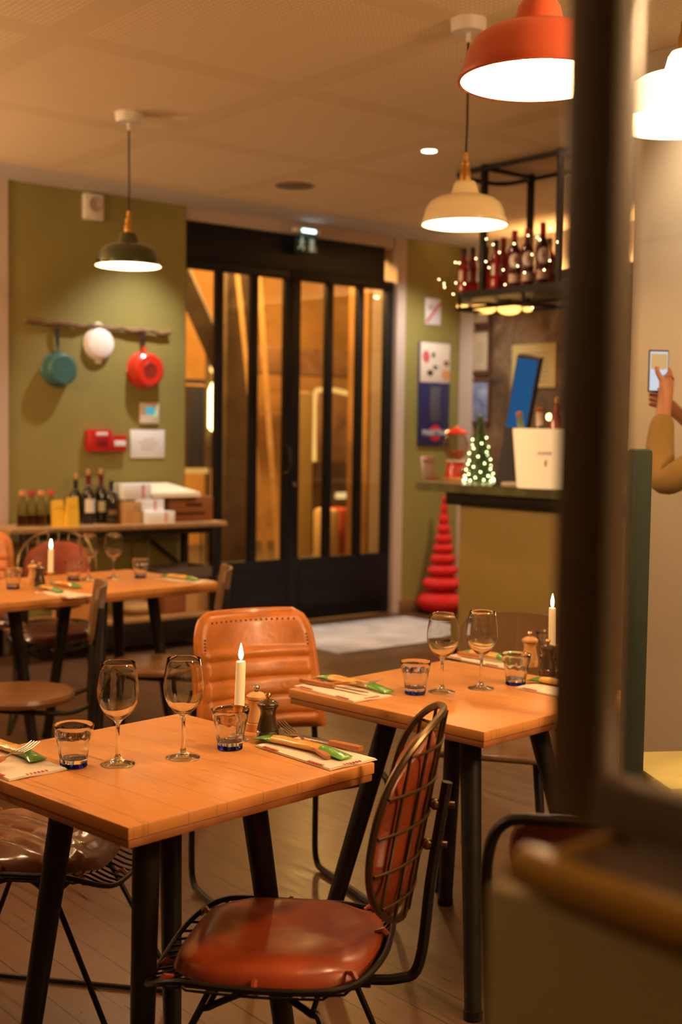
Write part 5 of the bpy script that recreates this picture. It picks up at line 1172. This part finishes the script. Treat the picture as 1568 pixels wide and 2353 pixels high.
lamp_pt('bar_lamp_light', rw(6.6, 5.3, CZ-0.03), 150, (1.0, 0.66, 0.36), 0.03, 'SPOT', (0, 0, 0), math.radians(130), 0.6)  # unseen spot added to brighten the bar and the wall behind

# ------------------------------------------------------------------ foreground window partition
PU, PV = 0.585, 0.560
zl_ = 1.205
struct('wall_partition', MB().span((PU, -2.2, 0), (0.80, PV, zl_-0.030), 0.004), plain('relit_olive_paint', (0.36, 0.30, 0.105), 0.55, var=0.05, scale=3))  # same olive paint as the bar front, recoloured to suit the light here
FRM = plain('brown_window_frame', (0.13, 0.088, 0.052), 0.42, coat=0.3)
struct('trim_6', MB().span((PU+0.010, -2.2, zl_-0.030), (0.86, PV-0.042, zl_-0.003), 0.004, 2), FRM)  # frame brown puts the shade on the sill top into its colour
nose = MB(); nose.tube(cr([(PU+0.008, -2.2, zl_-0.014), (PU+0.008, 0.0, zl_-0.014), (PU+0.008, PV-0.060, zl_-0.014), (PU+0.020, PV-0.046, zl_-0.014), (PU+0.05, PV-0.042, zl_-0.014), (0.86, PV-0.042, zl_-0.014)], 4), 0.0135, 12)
struct('trim_7', nose, plain('gold_highlight_nosing', (0.48, 0.28, 0.035), 0.30, coat=0.3))  # gold highlight on the sill edge put into the strip's colour
wf = MB()
wf.span((0.655, 0.530, zl_), (0.684, 0.571, CZ), 0.003)
wf.span((0.655, -2.2, zl_), (0.678, 0.535, zl_+0.035), 0.003)
wp_ = struct('window_2', wf, FRM)
obj('pane', MB().span((0.664, -2.2, zl_+0.035), (0.670, 0.535, CZ)), pane('partition_glass', (0.95, 0.95, 0.92), 0.8), wp_)
struct('pillar_1', MB().span((4.35, 2.35, 0), (4.75, 3.40, CZ), 0.008), plain('cream_pillar_paint', (0.50, 0.43, 0.34), 0.65))  # pillar added to carry the cream glow behind the glass
p = at_z(1458, 1000, 1.44)
gs = thing('green_upright', 'dark green upright panel behind the blurred window glass', 'screen', (0.72, 3.05, 0), 0.2)  # stands for a dark green stripe behind the glass, object unknown
obj('panel', MB().box((0, 0, 0.74), (0.055, 0.04, 1.40), 0.01), plain('dark_green_cloth', (0.006, 0.020, 0.012), 0.8), gs)
obj('foot', MB().box((0, 0, 0.02), (0.06, 0.30, 0.04), 0.008), IRON, gs)

ycb = thing('lit_ledge_block', 'pale yellow-green stand-in for the lit ledge behind the blurred window glass', 'cabinet', (1.06, 3.12, 0), 0.15)  # block put in for the lit ledge, its glow in the colours
obj('cabinet_body', MB().box((0, 0, 0.31), (0.58, 0.30, 0.62), 0.006), plain('green_lit_tone', (0.16, 0.22, 0.07), 0.5), ycb)
obj('cabinet_top', MB().box((0, 0, 0.635), (0.62, 0.34, 0.03), 0.008), plain('pale_yellow_top', (0.66, 0.60, 0.24), 0.4), ycb)
obj('ledge_front', MB().box((0, -0.155, 0.31), (0.50, 0.014, 0.52), 0.004), MATS['green_lit_tone'], ycb)

# ------------------------------------------------------------------ person behind the glass
def skin_body(name, verts, edges, mat, parent, sub=2):
    """verts: name -> (x, y, z, rx, ry); one continuous surface grown round the joints"""
    me = bpy.data.meshes.new(name); keys = list(verts)
    me.from_pydata([verts[k][:3] for k in keys], [(keys.index(a), keys.index(b)) for a, b in edges], [])
    o = bpy.data.objects.new(name, me); COL.objects.link(o)
    md = o.modifiers.new('skin', 'SKIN'); md.use_smooth_shade = True
    for i, k in enumerate(keys):
        me.skin_vertices[0].data[i].radius = verts[k][3:5]; me.skin_vertices[0].data[i].use_root = (i == 0)
    sd_ = o.modifiers.new('sub', 'SUBSURF'); sd_.levels = sub; sd_.render_levels = sub
    bpy.context.view_layer.update()
    m2 = bpy.data.meshes.new_from_object(o.evaluated_get(bpy.context.evaluated_depsgraph_get()))
    bpy.data.objects.remove(o)
    r = bpy.data.objects.new(name, m2); COL.objects.link(r); r.parent = parent
    m2.materials.clear(); m2.materials.append(mat)
    for f in m2.polygons: f.use_smooth = True
    return r
SKINM = plain('skin', (0.52, 0.24, 0.14), 0.5)
pe = thing('person', 'person in ochre sweater behind the glass holding up a lit phone', 'person', (1.385, 4.25, 0), 0)
B = {'pelvis': (0, 0, 0.93, .15, .11), 'waist': (0, .01, 1.08, .13, .095), 'chest': (0, .0, 1.28, .155, .11), 'neckb': (0, 0, 1.44, .065, .06), 'neck': (0, .02, 1.50, .052, .055), 'head1': (0, .035, 1.56, .066, .075), 'head2': (0, .03, 1.64, .078, .092), 'head3': (0, .02, 1.70, .066, .078)}
Ed = [('pelvis', 'waist'), ('waist', 'chest'), ('chest', 'neckb'), ('neckb', 'neck'), ('neck', 'head1'), ('head1', 'head2'), ('head2', 'head3')]
arms = {'l': [('sh', -.175, 0, 1.395, .055), ('el', -.285, .08, 1.30, .042), ('fo', -.275, .17, 1.43, .038), ('wr', -.245, .235, 1.585, .026), ('pa', -.238, .250, 1.645, .032)],
        'r': [('sh', .175, 0, 1.395, .055), ('el', .17, .16, 1.24, .042), ('fo', .02, .25, 1.37, .038), ('wr', -.17, .29, 1.545, .026), ('pa', -.215, .285, 1.585, .030)]}
for s_n, ch in arms.items():
    prev = 'chest'
    for n_, x, y, z, r_2 in ch: B[s_n+n_] = (x, y, z, r_2, r_2*0.9); Ed.append((prev, s_n+n_)); prev = s_n+n_
def finger(k, root, pts, r0):
    prev = root
    for i, q in enumerate(pts):
        n_ = '%s%d' % (k, i); B[n_] = (*q, r0*(1-0.12*i), r0*(1-0.12*i)); Ed.append((prev, n_)); prev = n_
for i in range(4):                                   # left fingers wrap round the far long side of the phone
    z = 1.640+0.021*i; x = -.228
    finger('lf%d' % i, 'lpa', [(x+.010, .272, z+.008), (x-.004, .296, z+.012), (x-.030, .300, z+.012), (x-.048, .296, z+.010)], .0095)
finger('lth', 'lpa', [(-.258, .236, 1.675), (-.272, .238, 1.700), (-.276, .243, 1.722)], .0105)
for i in range(4):
    z = 1.560+0.017*i
    finger('rf%d' % i, 'rpa', [(-.248, .296, z+.020), (-.268, .300, z+.026), (-.288, .294, z+.030)], .0090)
finger('rth', 'rpa', [(-.235, .262, 1.615), (-.252, .252, 1.632), (-.266, .249, 1.646)], .0100)
for sgn, n_ in ((-1, 'l'), (1, 'r')):
    for a_, p_3 in ((n_+'hip', (sgn*.095, 0, .88, .085, .085)), (n_+'knee', (sgn*.11, .015, .49, .055, .055)), (n_+'calf', (sgn*.112, -.015, .33, .052, .052)), (n_+'ank', (sgn*.115, -.02, .09, .034, .034)), (n_+'toe', (sgn*.125, .12, .035, .038, .03))): B[a_] = p_3
    Ed += [('pelvis', n_+'hip'), (n_+'hip', n_+'knee'), (n_+'knee', n_+'calf'), (n_+'calf', n_+'ank'), (n_+'ank', n_+'toe')]
skin_body('body', B, Ed, SKINM, pe)
ow = {}; oe = []
for k in ('chest', 'waist', 'pelvis', 'neckb', 'lsh', 'lel', 'lfo', 'lwr', 'rsh', 'rel', 'rfo', 'rwr'):
    x, y, z, a_, b_2 = B[k]
    if k.endswith('wr'): pf_ = B[k[0]+'fo']; x, y, z = [pf_[i]+(B[k][i]-pf_[i])*0.8 for i in range(3)]
    if k == 'neckb': z -= 0.02
    ow[k] = (x, y, z, a_+.016, b_2+.016)
for a_, b_2 in Ed:
    if a_ in ow and b_2 in ow: oe.append((a_, b_2))
skin_body('sweater', ow, oe, plain('ochre_knit', (0.30, 0.19, 0.055), 0.9, bump=0.3, bscale=120), pe)
tw = {}; te = []
for k in ('pelvis', 'lhip', 'lknee', 'lcalf', 'lank', 'rhip', 'rknee', 'rcalf', 'rank'):
    x, y, z, a_, b_2 = B[k]; tw[k] = (x, y, z-(0.02 if k == 'pelvis' else 0), a_+.014, b_2+.014)
for a_, b_2 in Ed:
    if a_ in tw and b_2 in tw: te.append((a_, b_2))
skin_body('trousers', tw, te, plain('dark_denim', (0.02, 0.024, 0.035), 0.85), pe)
hb_ = MB(); hb_.lathe([(0.0, 0.10), (0.05, 0.092), (0.082, 0.06), (0.092, 0.0), (0.086, -0.06), (0.07, -0.10), (0.0, -0.09)], 24, (0, 0.005, 1.665)); obj('hair', hb_, plain('dark_hair', (0.035, 0.018, 0.010), 0.5, bump=0.4, bscale=60), pe)
fc = MB(); fc.ball((0, 0.125, 1.605), (0.013, 0.02, 0.022), 10).ball((0, 0.112, 1.572), (0.022, 0.010, 0.008), 10); obj('face_features', fc, SKINM, pe)
for sgn in (-1, 1): obj('ear', MB().ball((sgn*0.086, 0.03, 1.615), (0.010, 0.020, 0.032), 10), SKINM, pe)
for sgn in (-1, 1): obj('shoe', MB().box((sgn*0.12, 0.05, 0.04), (0.095, 0.27, 0.08), 0.03, 3), MATS['black_plastic'], pe)
ph = thing('phone', 'lit phone held up behind the blurred window glass', 'phone', (1.385-.262, 4.25+.268, 1.705), 0.12)
obj('case', MB().box((0, 0, 0), (0.074, 0.009, 0.150), 0.004), MATS['black_plastic'], ph)
obj('screen', MB().box((0, -0.005, 0), (0.066, 0.002, 0.138), 0.001), glow('phone_screen', (0.62, 0.68, 0.80), 0.9), ph)
obj('screen_picture', MB().box((0, -0.0064, 0.034), (0.060, 0.001, 0.055), 0.0005), glow('phone_picture', (0.85, 0.50, 0.20), 0.7), ph)
